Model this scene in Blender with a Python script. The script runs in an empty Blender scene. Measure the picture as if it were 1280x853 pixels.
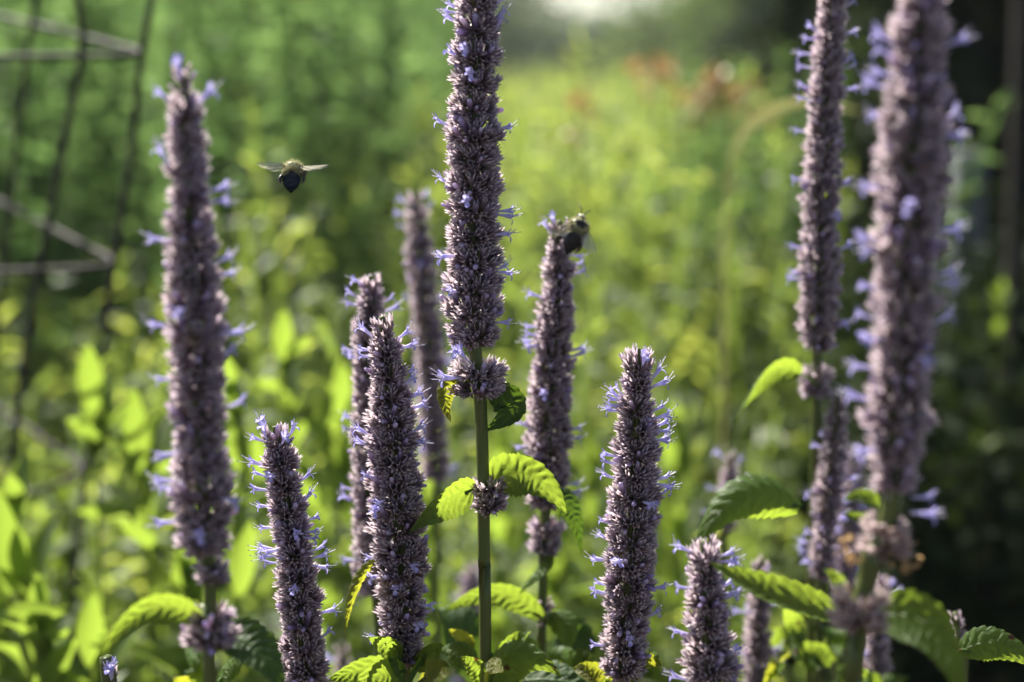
import bpy, math, random
import numpy as np
from mathutils import Vector, Matrix

R = math.radians
SC = bpy.context.scene
COL = SC.collection

# ------------------------------------------------------------------ camera, light, exposure
PITCH = 11.5
CAM = np.array([0.0, 0.0, 1.05])
FPX = 50.0 / 36.0 * 1280.0
cd = bpy.data.cameras.new('Camera')
cam = bpy.data.objects.new('Camera', cd)
COL.objects.link(cam)
cam.location = CAM
cam.rotation_euler = (R(90 - PITCH), 0, 0)
cd.sensor_width = 36
cd.lens = 50
cd.clip_start = 0.02
cd.clip_end = 2000
cd.dof.use_dof = True
cd.dof.focus_distance = 0.517
cd.dof.aperture_fstop = 4.9
cd.dof.aperture_blades = 0
SC.camera = cam

SUN_EL, SUN_AZ = 50.0, -38.0          # azimuth from +Y, negative = to the left
world = bpy.data.worlds.new('World')
SC.world = world
world.use_nodes = True
wn = world.node_tree
bg = wn.nodes['Background']
sky = wn.nodes.new('ShaderNodeTexSky')
sky.sky_type = 'NISHITA'
sky.sun_disc = False
sky.sun_elevation = R(SUN_EL)
sky.sun_rotation = R(SUN_AZ)
sky.air_density = 1.0
sky.dust_density = 1.0
wn.links.new(sky.outputs[0], bg.inputs[0])
bg.inputs[1].default_value = 0.05
ld = bpy.data.lights.new('Sun', 'SUN')
sun = bpy.data.objects.new('Sun', ld)
COL.objects.link(sun)
ld.energy = 5.0
ld.angle = R(0.5)
ld.color = (1.0, 0.95, 0.86)
SV = Vector((math.sin(R(SUN_AZ)) * math.cos(R(SUN_EL)), math.cos(R(SUN_AZ)) * math.cos(R(SUN_EL)), math.sin(R(SUN_EL))))
sun.rotation_euler = SV.to_track_quat('Z', 'Y').to_euler()
sun.location = (-3, 4, 5)

SC.view_settings.view_transform = 'Standard'
SC.view_settings.look = 'None'
SC.view_settings.gamma = 1.0
SC.view_settings.exposure = 1.84
SC.view_settings.use_curve_mapping = False
SC.cycles.max_bounces = 8
SC.cycles.transmission_bounces = 6
SC.cycles.transparent_max_bounces = 8

# ------------------------------------------------------------------ helpers
cp, sp = math.cos(R(PITCH)), math.sin(R(PITCH))
RIGHT = np.array([1.0, 0, 0])
FWD = np.array([0, cp, -sp])
UP = np.array([0, sp, cp])


def PV(px, py, Y):
    """Point of the place at distance Y (along world +Y) that the photo shows at px, py (1280 x 853)."""
    v = -(py - 426.5) / FPX
    d = Y / (cp + v * sp)
    return CAM + d * (FWD + (px - 640) / FPX * RIGHT + v * UP)


def scale_at(py, Y):
    v = -(py - 426.5) / FPX
    return Y / (cp + v * sp) / FPX      # metres per photo pixel


def norm(v):
    v = np.asarray(v, float)
    n = np.linalg.norm(v, axis=-1, keepdims=True)
    return v / np.maximum(n, 1e-12)


class MB:
    """Collects vertices, faces and one colour per vertex; builds ONE mesh object."""

    def __init__(self):
        self.v, self.f, self.c, self.uv, self.n = [], [], [], [], 0

    def add(self, verts, faces, col=(0, 0, 0), uv=None):
        verts = np.asarray(verts, float).reshape(-1, 3)
        m = len(verts)
        c = np.asarray(col, float)
        if c.ndim == 1:
            c = np.tile(c, (m, 1))
        self.v.append(verts)
        self.c.append(c[:, :3])
        self.uv.append(np.zeros((m, 2)) if uv is None else np.asarray(uv, float))
        for fc in faces:
            self.f.append(np.asarray(fc, int) + self.n)
        self.n += m

    def inst(self, proto, mats, locs, cols):
        """proto = (verts, faces, t) placed n times; cols (n,2); vertex colour = (t, c0, c1)."""
        pv, pf, pt = proto
        n, m = len(locs), len(pv)
        V = np.einsum('nij,mj->nmi', mats, pv) + locs[:, None, :]
        C = np.zeros((n, m, 3))
        C[:, :, 0] = pt[None, :]
        C[:, :, 1:] = cols[:, None, :]
        self.v.append(V.reshape(-1, 3))
        self.c.append(C.reshape(-1, 3))
        self.uv.append(np.zeros((n * m, 2)))
        base = np.arange(n) * m + self.n
        for fc in pf:
            a = np.asarray(fc, int)
            self.f.append((base[:, None] + a[None, :]))
        self.n += n * m

    def mesh(self, name, mat, off=(0, 0, 0), smooth=True):
        V = np.concatenate(self.v) - np.asarray(off)
        C = np.concatenate(self.c)
        UVs = np.concatenate(self.uv)
        loops, tot = [], []
        for a in self.f:
            if a.ndim == 1:
                loops.append(a)
                tot.append(np.array([len(a)]))
            else:
                loops.append(a.ravel())
                tot.append(np.full(len(a), a.shape[1]))
        L = np.concatenate(loops).astype(np.int32)
        T = np.concatenate(tot).astype(np.int32)
        S = np.concatenate([[0], np.cumsum(T)[:-1]]).astype(np.int32)
        me = bpy.data.meshes.new(name)
        me.vertices.add(len(V))
        me.vertices.foreach_set('co', V.astype(np.float32).ravel())
        me.loops.add(len(L))
        me.loops.foreach_set('vertex_index', L)
        me.polygons.add(len(T))
        me.polygons.foreach_set('loop_start', S)
        me.polygons.foreach_set('loop_total', T)
        me.polygons.foreach_set('use_smooth', np.full(len(T), smooth))
        me.update(calc_edges=True)
        ca = me.color_attributes.new('tint', 'FLOAT_COLOR', 'POINT')
        ca.data.foreach_set('color', np.concatenate([C, np.ones((len(C), 1))], 1).astype(np.float32).ravel())
        ul = me.uv_layers.new(name='UVMap')
        ul.data.foreach_set('uv', UVs[L].astype(np.float32).ravel())
        if mat:
            me.materials.append(mat)
        me.validate()
        return me

    def build(self, name, mat, parent=None, off=(0, 0, 0), smooth=True):
        return link(name, self.mesh(name, mat, off, smooth), parent)


def link(name, me, parent=None):
    o = bpy.data.objects.new(name, me)
    COL.objects.link(o)
    if parent:
        o.parent = parent
    return o


def thing(name, label, cat, loc=(0, 0, 0), group=None):
    o = bpy.data.objects.new(name, None)
    o.empty_display_size = 0.02
    COL.objects.link(o)
    o.location = loc
    return tag(o, label, cat, group)


def tag(o, label, cat, group=None):
    o['label'] = label
    o['category'] = cat
    if group:
        o['group'] = group
    return o


def frame_of(t, hint=(0, 1, 0.01)):
    t = norm(t)
    a = np.cross(hint, t)
    if np.linalg.norm(a) < 1e-4:
        a = np.cross((1, 0, 0.02), t)
    a = norm(a)
    return a, np.cross(t, a)


def tube(mb, pts, rad, n=8, col=(0, 0, 0), cap=True, square=0.0):
    pts = np.asarray(pts, float)
    k = len(pts)
    rad = np.full(k, rad) if np.isscalar(rad) else np.asarray(rad, float)
    T = norm(np.gradient(pts, axis=0))
    a, b = frame_of(T[0])
    V, C = [], []
    for i in range(k):
        a = norm(a - np.dot(a, T[i]) * T[i])
        b = np.cross(T[i], a)
        for j in range(n):
            th = 2 * math.pi * j / n
            r = rad[i] * (1 + square * abs(math.cos(2 * th)) - square * 0.5)
            V.append(pts[i] + r * (math.cos(th) * a + math.sin(th) * b))
            C.append((i / max(1, k - 1), 0.5, j / n))
    F = []
    for i in range(k - 1):
        for j in range(n):
            F.append((i * n + j, i * n + (j + 1) % n, (i + 1) * n + (j + 1) % n, (i + 1) * n + j))
    if cap:
        F.append(tuple(range(n - 1, -1, -1)))
        F.append(tuple((k - 1) * n + j for j in range(n)))
    mb.add(V, F, np.array(C) if col is None else col)


def catmull(pts, n):
    pts = np.asarray(pts, float)
    k = len(pts)
    P = np.vstack([2 * pts[0] - pts[1], pts, 2 * pts[-1] - pts[-2]])
    out = []
    for q in np.linspace(0, k - 1, n):
        i = min(int(q), k - 2)
        t = q - i
        p0, p1, p2, p3 = P[i], P[i + 1], P[i + 2], P[i + 3]
        out.append(0.5 * (2 * p1 + (p2 - p0) * t + (2 * p0 - 5 * p1 + 4 * p2 - p3) * t * t + (3 * p1 - p0 - 3 * p2 + p3) * t ** 3))
    return np.array(out)


# ------------------------------------------------------------------ materials
def newmat(name):
    m = bpy.data.materials.new(name)
    m.use_nodes = True
    nt = m.node_tree
    nt.nodes.clear()
    out = nt.nodes.new('ShaderNodeOutputMaterial')
    return m, nt, out


def N(nt, kind, **kw):
    n = nt.nodes.new(kind)
    for k, v in kw.items():
        setattr(n, k, v)
    return n


def ramp(nt, src, stops):
    r = N(nt, 'ShaderNodeValToRGB')
    e = r.color_ramp.elements
    while len(e) < len(stops):
        e.new(0.5)
    for i, (p, c) in enumerate(stops):
        e[i].position = p
        e[i].color = (*c, 1)
    nt.links.new(src, r.inputs[0])
    return r.outputs[0]


def mixc(nt, fac, a, b, mode='MIX'):
    m = N(nt, 'ShaderNodeMix', data_type='RGBA', blend_type=mode)
    for i, s in ((0, fac), (6, a), (7, b)):
        if hasattr(s, 'is_linked'):
            nt.links.new(s, m.inputs[i])
        elif i == 0:
            m.inputs[0].default_value = s
        else:
            m.inputs[i].default_value = (*s, 1)
    return m.outputs[2]


def math_n(nt, op, a, b=None, c=None):
    m = N(nt, 'ShaderNodeMath', operation=op)
    for i, s in enumerate((a, b, c)):
        if s is None:
            continue
        if hasattr(s, 'is_linked'):
            nt.links.new(s, m.inputs[i])
        else:
            m.inputs[i].default_value = s
    return m.outputs[0]


def tint(nt):
    a = N(nt, 'ShaderNodeVertexColor', layer_name='tint')
    s = N(nt, 'ShaderNodeSeparateColor')
    nt.links.new(a.outputs[0], s.inputs[0])
    return s.outputs


def surf(nt, out, col, tcol, tw, rough=0.5, spec=0.4, bump=None):
    p = N(nt, 'ShaderNodeBsdfPrincipled')
    p.inputs['Roughness'].default_value = rough
    p.inputs['Specular IOR Level'].default_value = spec
    if hasattr(col, 'is_linked'):
        nt.links.new(col, p.inputs['Base Color'])
    else:
        p.inputs['Base Color'].default_value = (*col, 1)
    if bump is not None:
        nt.links.new(bump, p.inputs['Normal'])
    if tw <= 0:
        nt.links.new(p.outputs[0], out.inputs[0])
        return p
    t = N(nt, 'ShaderNodeBsdfTranslucent')
    if hasattr(tcol, 'is_linked'):
        nt.links.new(tcol, t.inputs[0])
    else:
        t.inputs[0].default_value = (*tcol, 1)
    mx = N(nt, 'ShaderNodeMixShader')
    mx.inputs[0].default_value = tw
    nt.links.new(p.outputs[0], mx.inputs[1])
    nt.links.new(t.outputs[0], mx.inputs[2])
    nt.links.new(mx.outputs[0], out.inputs[0])
    return p


def foliage_mat(name, c0, c1, t0, t1, tw, rough=0.45, spec=0.4):
    """Leaf colours vary leaf by leaf (tint.g) between c0 and c1; t0, t1 is the light let through."""
    m, nt, out = newmat(name)
    tn = tint(nt)
    surf(nt, out, mixc(nt, tn[1], c0, c1), mixc(nt, tn[1], t0, t1), tw, rough, spec)
    return m


def hyssop_leaf_mat(name, c0, c1, tcol, tw, blotch=0.35):
    m, nt, out = newmat(name)
    uv = N(nt, 'ShaderNodeUVMap')
    s = N(nt, 'ShaderNodeSeparateXYZ')
    nt.links.new(uv.outputs[0], s.inputs[0])
    au = math_n(nt, 'ABSOLUTE', s.outputs[0])
    # side veins: chevrons off the midrib
    q = math_n(nt, 'SUBTRACT', s.outputs[1], math_n(nt, 'MULTIPLY', au, 0.22))
    w = math_n(nt, 'ABSOLUTE', math_n(nt, 'SUBTRACT', math_n(nt, 'FRACT', math_n(nt, 'MULTIPLY', q, 8.0)), 0.5))
    vein = math_n(nt, 'SUBTRACT', 1.0, math_n(nt, 'MULTIPLY', w, 9.0))
    vein = math_n(nt, 'MAXIMUM', vein, math_n(nt, 'SUBTRACT', 1.0, math_n(nt, 'MULTIPLY', au, 16.0)))
    vein = math_n(nt, 'MAXIMUM', math_n(nt, 'MINIMUM', vein, 1.0), 0.0)
    tc = N(nt, 'ShaderNodeTexCoord')
    nz = N(nt, 'ShaderNodeTexNoise')
    nz.inputs['Scale'].default_value = 260
    nz.inputs['Detail'].default_value = 4
    nt.links.new(tc.outputs['Object'], nz.inputs['Vector'])
    nz2 = N(nt, 'ShaderNodeTexNoise')
    nz2.inputs['Scale'].default_value = 70
    nz2.inputs['Detail'].default_value = 3
    nt.links.new(tc.outputs['Object'], nz2.inputs['Vector'])
    col = mixc(nt, nz2.outputs[0], c0, c1)
    col = mixc(nt, math_n(nt, 'MULTIPLY', vein, 0.5), col, tuple(1.6 * x for x in c1))
    tr = mixc(nt, math_n(nt, 'MULTIPLY', vein, 0.45), tcol, tuple(0.55 * x for x in tcol))
    tr = mixc(nt, math_n(nt, 'MULTIPLY', nz2.outputs[0], blotch), tr, (0.30, 0.36, 0.02))
    # a few brown bitten spots
    sp_ = N(nt, 'ShaderNodeTexVoronoi')
    sp_.inputs['Scale'].default_value = 110
    nt.links.new(tc.outputs['Object'], sp_.inputs['Vector'])
    spot = math_n(nt, 'MULTIPLY', math_n(nt, 'LESS_THAN', sp_.outputs['Distance'], 0.17),
                  math_n(nt, 'GREATER_THAN', nz2.outputs[0], 0.58))
    col = mixc(nt, spot, col, (0.10, 0.055, 0.02))
    tr = mixc(nt, spot, tr, (0.10, 0.04, 0.01))
    hb = math_n(nt, 'ADD', math_n(nt, 'MULTIPLY', nz.outputs[0], 0.7), math_n(nt, 'MULTIPLY', vein, -0.9))
    bp = N(nt, 'ShaderNodeBump')
    bp.inputs['Strength'].default_value = 0.55
    bp.inputs['Distance'].default_value = 0.0008
    nt.links.new(hb, bp.inputs['Height'])
    surf(nt, out, col, tr, tw, 0.55, 0.32, bp.outputs[0])
    return m


def calyx_mat(dry=False):
    m, nt, out = newmat('calyx_dry' if dry else 'calyx')
    tn = tint(nt)
    body = ramp(nt, tn[0], [(0.0, (0.055, 0.060, 0.026)), (0.35, (0.070, 0.053, 0.048)), (0.62, (0.150, 0.105, 0.128)), (1.0, (0.84, 0.74, 0.77))])  # calyx hues, with backlit rim put into pale tips and shade into dark bases
    warm = ramp(nt, tn[0], [(0.0, (0.065, 0.070, 0.026)), (0.4, (0.115, 0.095, 0.058)), (0.64, (0.20, 0.150, 0.145)), (1.0, (0.82, 0.74, 0.72))])
    col = mixc(nt, tn[1], body, warm)
    violet = ramp(nt, tn[0], [(0.0, (0.10, 0.08, 0.09)), (0.6, (0.18, 0.12, 0.28)), (1.0, (0.36, 0.29, 0.60))])
    col = mixc(nt, tn[2], col, violet)
    if dry:
        tan = ramp(nt, tn[0], [(0.0, (0.08, 0.085, 0.03)), (0.5, (0.22, 0.15, 0.10)), (1.0, (0.62, 0.49, 0.42))])
        col = mixc(nt, 0.7, col, tan)
    surf(nt, out, col, mixc(nt, 0.55, col, (0.72, 0.58, 0.62)), 0.50, 0.45, 0.4)
    return m


def corolla_mat():
    m, nt, out = newmat('corolla')
    tn = tint(nt)
    col = ramp(nt, tn[0], [(0.0, (0.80, 0.75, 0.86)), (0.55, (0.56, 0.52, 0.84)), (1.0, (0.28, 0.25, 0.62))])
    pale = ramp(nt, tn[0], [(0.0, (0.72, 0.66, 0.84)), (0.55, (0.56, 0.52, 0.88)), (1.0, (0.34, 0.30, 0.74))])
    oi = N(nt, 'ShaderNodeObjectInfo')
    col = mixc(nt, oi.outputs['Random'], col, pale)
    surf(nt, out, col, col, 0.45, 0.6, 0.2)
    return m


def stamen_mat():
    m, nt, out = newmat('stamen')
    tn = tint(nt)
    col = ramp(nt, tn[0], [(0.0, (0.75, 0.72, 0.86)), (0.86, (0.80, 0.77, 0.86)), (0.9, (0.16, 0.13, 0.26)), (1.0, (0.10, 0.09, 0.20))])
    surf(nt, out, col, col, 0.35, 0.5, 0.3)
    return m


def stem_mat(name, a, b):
    m, nt, out = newmat(name)
    tc = N(nt, 'ShaderNodeTexCoord')
    mp = N(nt, 'ShaderNodeMapping')
    mp.inputs['Scale'].default_value = (600, 600, 30)
    nt.links.new(tc.outputs['Object'], mp.inputs[0])
    nz = N(nt, 'ShaderNodeTexNoise')
    nz.inputs['Scale'].default_value = 1.0
    nz.inputs['Detail'].default_value = 4
    nt.links.new(mp.outputs[0], nz.inputs['Vector'])
    col = ramp(nt, nz.outputs[0], [(0.3, a), (0.7, b)])
    bp = N(nt, 'ShaderNodeBump')
    bp.inputs['Strength'].default_value = 0.3
    bp.inputs['Distance'].default_value = 0.0004
    nt.links.new(nz.outputs[0], bp.inputs['Height'])
    surf(nt, out, col, (0.2, 0.28, 0.03), 0.15, 0.4, 0.4, bp.outputs[0])
    return m


def rough_mat(name, a, b, scale, rough=0.8, stretch=(1, 1, 1), metal=0.0, bump=0.5, dist=0.004):
    m, nt, out = newmat(name)
    tc = N(nt, 'ShaderNodeTexCoord')
    mp = N(nt, 'ShaderNodeMapping')
    mp.inputs['Scale'].default_value = stretch
    nt.links.new(tc.outputs['Object'], mp.inputs[0])
    nz = N(nt, 'ShaderNodeTexNoise')
    nz.inputs['Scale'].default_value = scale
    nz.inputs['Detail'].default_value = 6
    nt.links.new(mp.outputs[0], nz.inputs['Vector'])
    col = ramp(nt, nz.outputs[0], [(0.3, a), (0.72, b)])
    bp = N(nt, 'ShaderNodeBump')
    bp.inputs['Strength'].default_value = bump
    bp.inputs['Distance'].default_value = dist
    nt.links.new(nz.outputs[0], bp.inputs['Height'])
    p = surf(nt, out, col, None, 0, rough, 0.3, bp.outputs[0])
    p.inputs['Metallic'].default_value = metal
    return m


def tint_mat(name, rough=0.6, spec=0.3, tw=0.0):
    """Colour comes straight from the mesh's own colour attribute."""
    m, nt, out = newmat(name)
    a = N(nt, 'ShaderNodeVertexColor', layer_name='tint')
    surf(nt, out, a.outputs[0], a.outputs[0], tw, rough, spec)
    return m


M_CALYX, M_COROLLA, M_STAMEN = calyx_mat(), corolla_mat(), stamen_mat()
M_CALYX_DRY = calyx_mat(True)
M_STEM = stem_mat('stem_green', (0.055, 0.085, 0.018), (0.11, 0.12, 0.035))
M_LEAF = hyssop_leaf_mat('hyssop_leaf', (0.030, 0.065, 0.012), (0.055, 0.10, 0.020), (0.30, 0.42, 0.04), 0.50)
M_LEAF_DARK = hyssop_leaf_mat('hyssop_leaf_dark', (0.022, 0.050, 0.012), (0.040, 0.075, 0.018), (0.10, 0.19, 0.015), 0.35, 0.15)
M_LEAF_WORN = hyssop_leaf_mat('hyssop_leaf_worn', (0.06, 0.085, 0.015), (0.10, 0.10, 0.03), (0.42, 0.42, 0.03), 0.50, 0.6)
M_WEED = foliage_mat('weed_leaf', (0.045, 0.080, 0.018), (0.075, 0.110, 0.024), (0.19, 0.31, 0.03), (0.30, 0.39, 0.05), 0.52)
M_MEADOW = foliage_mat('meadow_leaf', (0.055, 0.095, 0.030), (0.105, 0.135, 0.045), (0.24, 0.37, 0.055), (0.55, 0.59, 0.10), 0.54, 0.5, 0.3)
M_THICKET = foliage_mat('thicket_leaf', (0.034, 0.064, 0.024), (0.080, 0.110, 0.045), (0.10, 0.20, 0.05), (0.25, 0.38, 0.11), 0.46, 0.62, 0.2)
M_TREE = foliage_mat('tree_leaf', (0.035, 0.060, 0.022), (0.070, 0.095, 0.040), (0.10, 0.16, 0.03), (0.20, 0.27, 0.06), 0.40, 0.7, 0.15)
M_WILLOW = foliage_mat('willow_leaf', (0.060, 0.085, 0.055), (0.095, 0.115, 0.080), (0.10, 0.15, 0.07), (0.18, 0.24, 0.11), 0.35, 0.5, 0.4)
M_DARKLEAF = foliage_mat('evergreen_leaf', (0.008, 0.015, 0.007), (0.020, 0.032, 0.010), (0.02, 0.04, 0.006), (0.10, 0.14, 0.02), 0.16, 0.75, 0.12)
M_BARK = rough_mat('bark', (0.035, 0.027, 0.020), (0.10, 0.080, 0.06), 14, 0.9, (1, 1, 0.25))
M_POST = rough_mat('weathered_wood', (0.075, 0.080, 0.087), (0.145, 0.153, 0.165), 22, 0.85, (1, 1, 0.08), bump=0.6)
M_WIRE = rough_mat('rusty_wire', (0.012, 0.010, 0.008), (0.038, 0.029, 0.022), 90, 0.7, metal=0.2, bump=0.3, dist=0.001)
M_SOIL = rough_mat('soil', (0.03, 0.022, 0.014), (0.075, 0.055, 0.034), 3, 0.95, bump=0.8, dist=0.02)
M_BEE = tint_mat('bee_body', 0.45, 0.4)
M_FUR = tint_mat('bee_fur', 0.7, 0.2, 0.25)
M_ORANGE = foliage_mat('orange_petal', (0.30, 0.16, 0.06), (0.36, 0.22, 0.08), (0.28, 0.16, 0.06), (0.34, 0.22, 0.08), 0.4)
M_GRASS = foliage_mat('grass_blade', (0.16, 0.16, 0.06), (0.22, 0.21, 0.09), (0.25, 0.26, 0.08), (0.34, 0.33, 0.12), 0.35)

# ------------------------------------------------------------------ ground and far country
mb = MB()
G = 60
xs = np.concatenate([-np.geomspace(900, 1, 30), np.linspace(-0.9, 0.9, 9), np.geomspace(1, 900, 30)])
X, Yy = np.meshgrid(xs, xs + 0.0)
Z = 0.02 * np.sin(X * 1.3) * np.cos(Yy * 1.1) * np.exp(-np.hypot(X, Yy) / 80)
k = len(xs)
idx = np.arange(k * k).reshape(k, k)
Fq = np.stack([idx[:-1, :-1], idx[:-1, 1:], idx[1:, 1:], idx[1:, :-1]], -1).reshape(-1, 4)
mb.add(np.stack([X, Yy, Z], -1).reshape(-1, 3), [])
mb.f.append(Fq)
g = mb.build('ground', M_SOIL)
g['kind'] = 'structure'

LEAFP = (np.array([[0, 0, 0], [0.5, 0.45, 0.10], [-0.5, 0.45, 0.10], [0, 0.45, 0.0], [0.28, 0.8, 0.02], [-0.28, 0.8, 0.02], [0, 0.8, -0.04], [0, 1, -0.14]]),
         [(0, 1, 3), (0, 3, 2), (3, 1, 4, 6), (2, 3, 6, 5), (6, 4, 7), (5, 6, 7)],
         np.array([0, .45, .45, .45, .8, .8, .8, 1.]))
LEAFP2 = (np.array([[0, 0, 0], [0.5, 0.5, 0.08], [-0.5, 0.5, 0.08], [0, 1, -0.10]]), [(0, 1, 3, 2)], np.array([0, .5, .5, 1.]))


def leaf_mats(dirs, ups, length, width):
    """Matrices with columns (across*width, along*length, normal*length)."""
    d = norm(dirs)
    x = norm(np.cross(d, ups))
    z = np.cross(x, d)
    return np.stack([x * width[:, None], d * length[:, None], z * length[:, None]], -1)


def stems_mass(rng, bases, heights, per, leaf_len, leaf_wid, lean=0.12, up=0.35, proto=LEAFP2, shade=None, crown=None, start=0.1):
    """Leafy upright stems: returns an MB with all leaves (and thin stems)."""
    mb = MB()
    n = len(bases)
    ln = rng.normal(0, lean, (n, 2))
    t = np.tile(np.linspace(start, 1, per), (n, 1)) + rng.uniform(-0.5, 0.5, (n, per)) / per
    t = np.clip(t, 0.02, 1.02)
    H = heights[:, None] * t
    px = bases[:, 0:1] + ln[:, 0:1] * heights[:, None] * t ** 1.6
    py = bases[:, 1:2] + ln[:, 1:2] * heights[:, None] * t ** 1.6
    pz = bases[:, 2:3] + H
    loc = np.stack([px, py, pz], -1).reshape(-1, 3)
    phi = (np.arange(per)[None, :] * 2.4 + rng.uniform(0, 6.28, (n, 1)) + rng.normal(0, .4, (n, per))).ravel()
    el = up + rng.normal(0, 0.35, n * per)
    d = np.stack([np.cos(phi) * np.cos(el), np.sin(phi) * np.cos(el), np.sin(el)], -1)
    size = (1.0 - 0.45 * np.clip(t - 0.55, 0, 1) / 0.45).ravel() * rng.uniform(0.65, 1.25, n * per) * np.repeat(heights / heights.mean(), per) ** 0.5
    ups = np.stack([rng.normal(0, .5, n * per), rng.normal(0, .5, n * per), np.ones(n * per)], -1)
    sh = np.repeat(rng.uniform(0, 1, n), per) * 0.6 + rng.uniform(0, 1, n * per) * 0.4
    if shade is not None:
        sh = np.clip(sh * 0.5 + np.repeat(shade, per) * 0.5, 0, 1)
    mb.inst(proto, leaf_mats(d, ups, leaf_len * size, leaf_wid * size), loc, np.stack([sh, sh], -1))
    # stems
    q = (np.array([[-1, 0, 0], [1, 0, 0], [1, 0, 1], [-1, 0, 1]], float), [(0, 1, 2, 3)], np.zeros(4))
    for rot in (0, 1):
        x = np.zeros((n, 3)); x[:, rot] = 0.003
        z = np.stack([ln[:, 0] * heights, ln[:, 1] * heights, heights], -1)
        m = np.stack([x, np.zeros((n, 3)) + [0, 0, 0.001], z], -1)
        mb.inst(q, m, bases.copy(), np.zeros((n, 2)) + 0.15)
    return mb


rng = np.random.default_rng(5)


def stuff(mbx, name, mat):
    o = mbx.build(name, mat, smooth=False)
    o['kind'] = 'stuff'
    return o


def wedge(rng, n, y0, y1, px0, px1, power=1.0):
    """Random ground spots between distances y0, y1 that lie between two sight lines."""
    y = y0 + (y1 - y0) * rng.uniform(0, 1, n) ** power
    a0, a1 = (px0 - 640) / FPX, (px1 - 640) / FPX
    x = y * rng.uniform(a0, a1, n)
    return np.stack([x, y, np.zeros(n)], -1)


# sunlit meadow in the middle distance, falling from knee-high edge to open field
b = np.vstack([wedge(rng, 440, 2.0, 6.0, 380, 985), wedge(rng, 900, 6, 22, 200, 1050)])
h = rng.normal(0.80, 0.09, len(b)) + 0.02 * np.sin(b[:, 0] * 2)
stuff(stems_mass(rng, b, h, 84, 0.085, 0.014, up=0.45), 'meadow_undergrowth', M_MEADOW)
# tall green weeds standing behind the wire cage
b = np.vstack([wedge(rng, 250, 2.3, 4.2, -330, 520), wedge(rng, 200, 4.2, 7.5, -400, 585), wedge(rng, 190, 2.0, 5.5, -1400, -330)])
h = rng.normal(1.30, 0.22, len(b)) * np.where(b[:, 0] < -.54 * b[:, 1], .72, 1) + np.clip(b[:, 1] - 4, 0, 4) * 0.10 - np.clip(b[:, 0] + 0.75, 0, 1) * 0.25
stuff(stems_mass(rng, b, h, 90, 0.085, 0.022, up=0.15, lean=0.10, start=0.15), 'tall_weed_thicket', M_THICKET)
# shaded low growth beneath the spikes
b = np.vstack([wedge(rng, 300, 1.15, 2.2, -150, 960), wedge(rng, 130, 1.15, 2.2, -900, -150)])
h = rng.normal(0.60, 0.08, len(b))
stuff(stems_mass(rng, b, h, 70, 0.075, 0.015, up=0.35), 'low_undergrowth', M_MEADOW)
# green scrub at the edge of the shade on the right
b = np.vstack([wedge(rng, 90, 2.2, 3.6, 850, 1000), wedge(rng, 50, 3.4, 5, 900, 1005)])
h = rng.normal(0.80, 0.10, len(b)) + 0.16 * np.clip((b[:, 0] / b[:, 1] - 0.13) / 0.12, 0, 1.4)
stuff(stems_mass(rng, b, h, 70, 0.06, 0.018, up=0.2), 'scrub_undergrowth', M_THICKET)


def tree(name, label, cat, base, height, rad, crown_z, mat, n, lsize, seed, group=None, trunk_r=0.12, clumps=26, flat=1.0):
    rg = np.random.default_rng(seed)
    root = thing(name, label, cat, base, group)
    t = MB()
    top = np.array([rg.normal(0, .03) * height, rg.normal(0, .03) * height, height * 0.8])
    ts = catmull([[0, 0, -0.1], top * 0.4 + [0.02 * height, 0, 0], top], 8)
    tube(t, ts, trunk_r * np.linspace(1, 0.25, 8), 9)
    cs = []
    for i in range(clumps):
        u = norm(rg.normal(0, 1, 3))
        c = np.array([0, 0, crown_z + (height - crown_z) * 0.5]) + u * np.array([rad, rad, (height - crown_z) * 0.5]) * rg.uniform(0.35, 0.95)
        cs.append(c)
        if i % 2 == 0:
            s0 = ts[min(7, 2 + i % 5)]
            tube(t, catmull([s0, (s0 + c) / 2 + [0, 0, 0.03 * height], c], 6), trunk_r * np.linspace(0.4, 0.08, 6), 5)
    t.build('trunk', M_BARK, root)
    cs = np.array(cs)
    which = rg.integers(0, clumps, n)
    off = norm(rg.normal(0, 1, (n, 3))) * (rg.uniform(0, 1, (n, 1)) ** 0.45) * rad * rg.uniform(0.28, 0.48, clumps)[which][:, None] * [1, 1, 0.8 * flat]
    loc = cs[which] + off
    d = norm(off + rg.normal(0, 0.5 * rad * 0.3, (n, 3)) + [0, 0, -0.05 * rad])
    ups = rg.normal(0, .6, (n, 3)) + [0, 0, 1]
    L = lsize * rg.uniform(0.6, 1.3, n)
    c = np.clip(rg.uniform(0, 1, clumps)[which] * 0.6 + rg.uniform(0, .4, n), 0, 1)
    m = MB()
    m.inst(LEAFP2, leaf_mats(d, ups, L, L * 0.5), loc, np.stack([c, c], -1))
    m.build('crown', mat, root, smooth=False)
    return root


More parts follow.
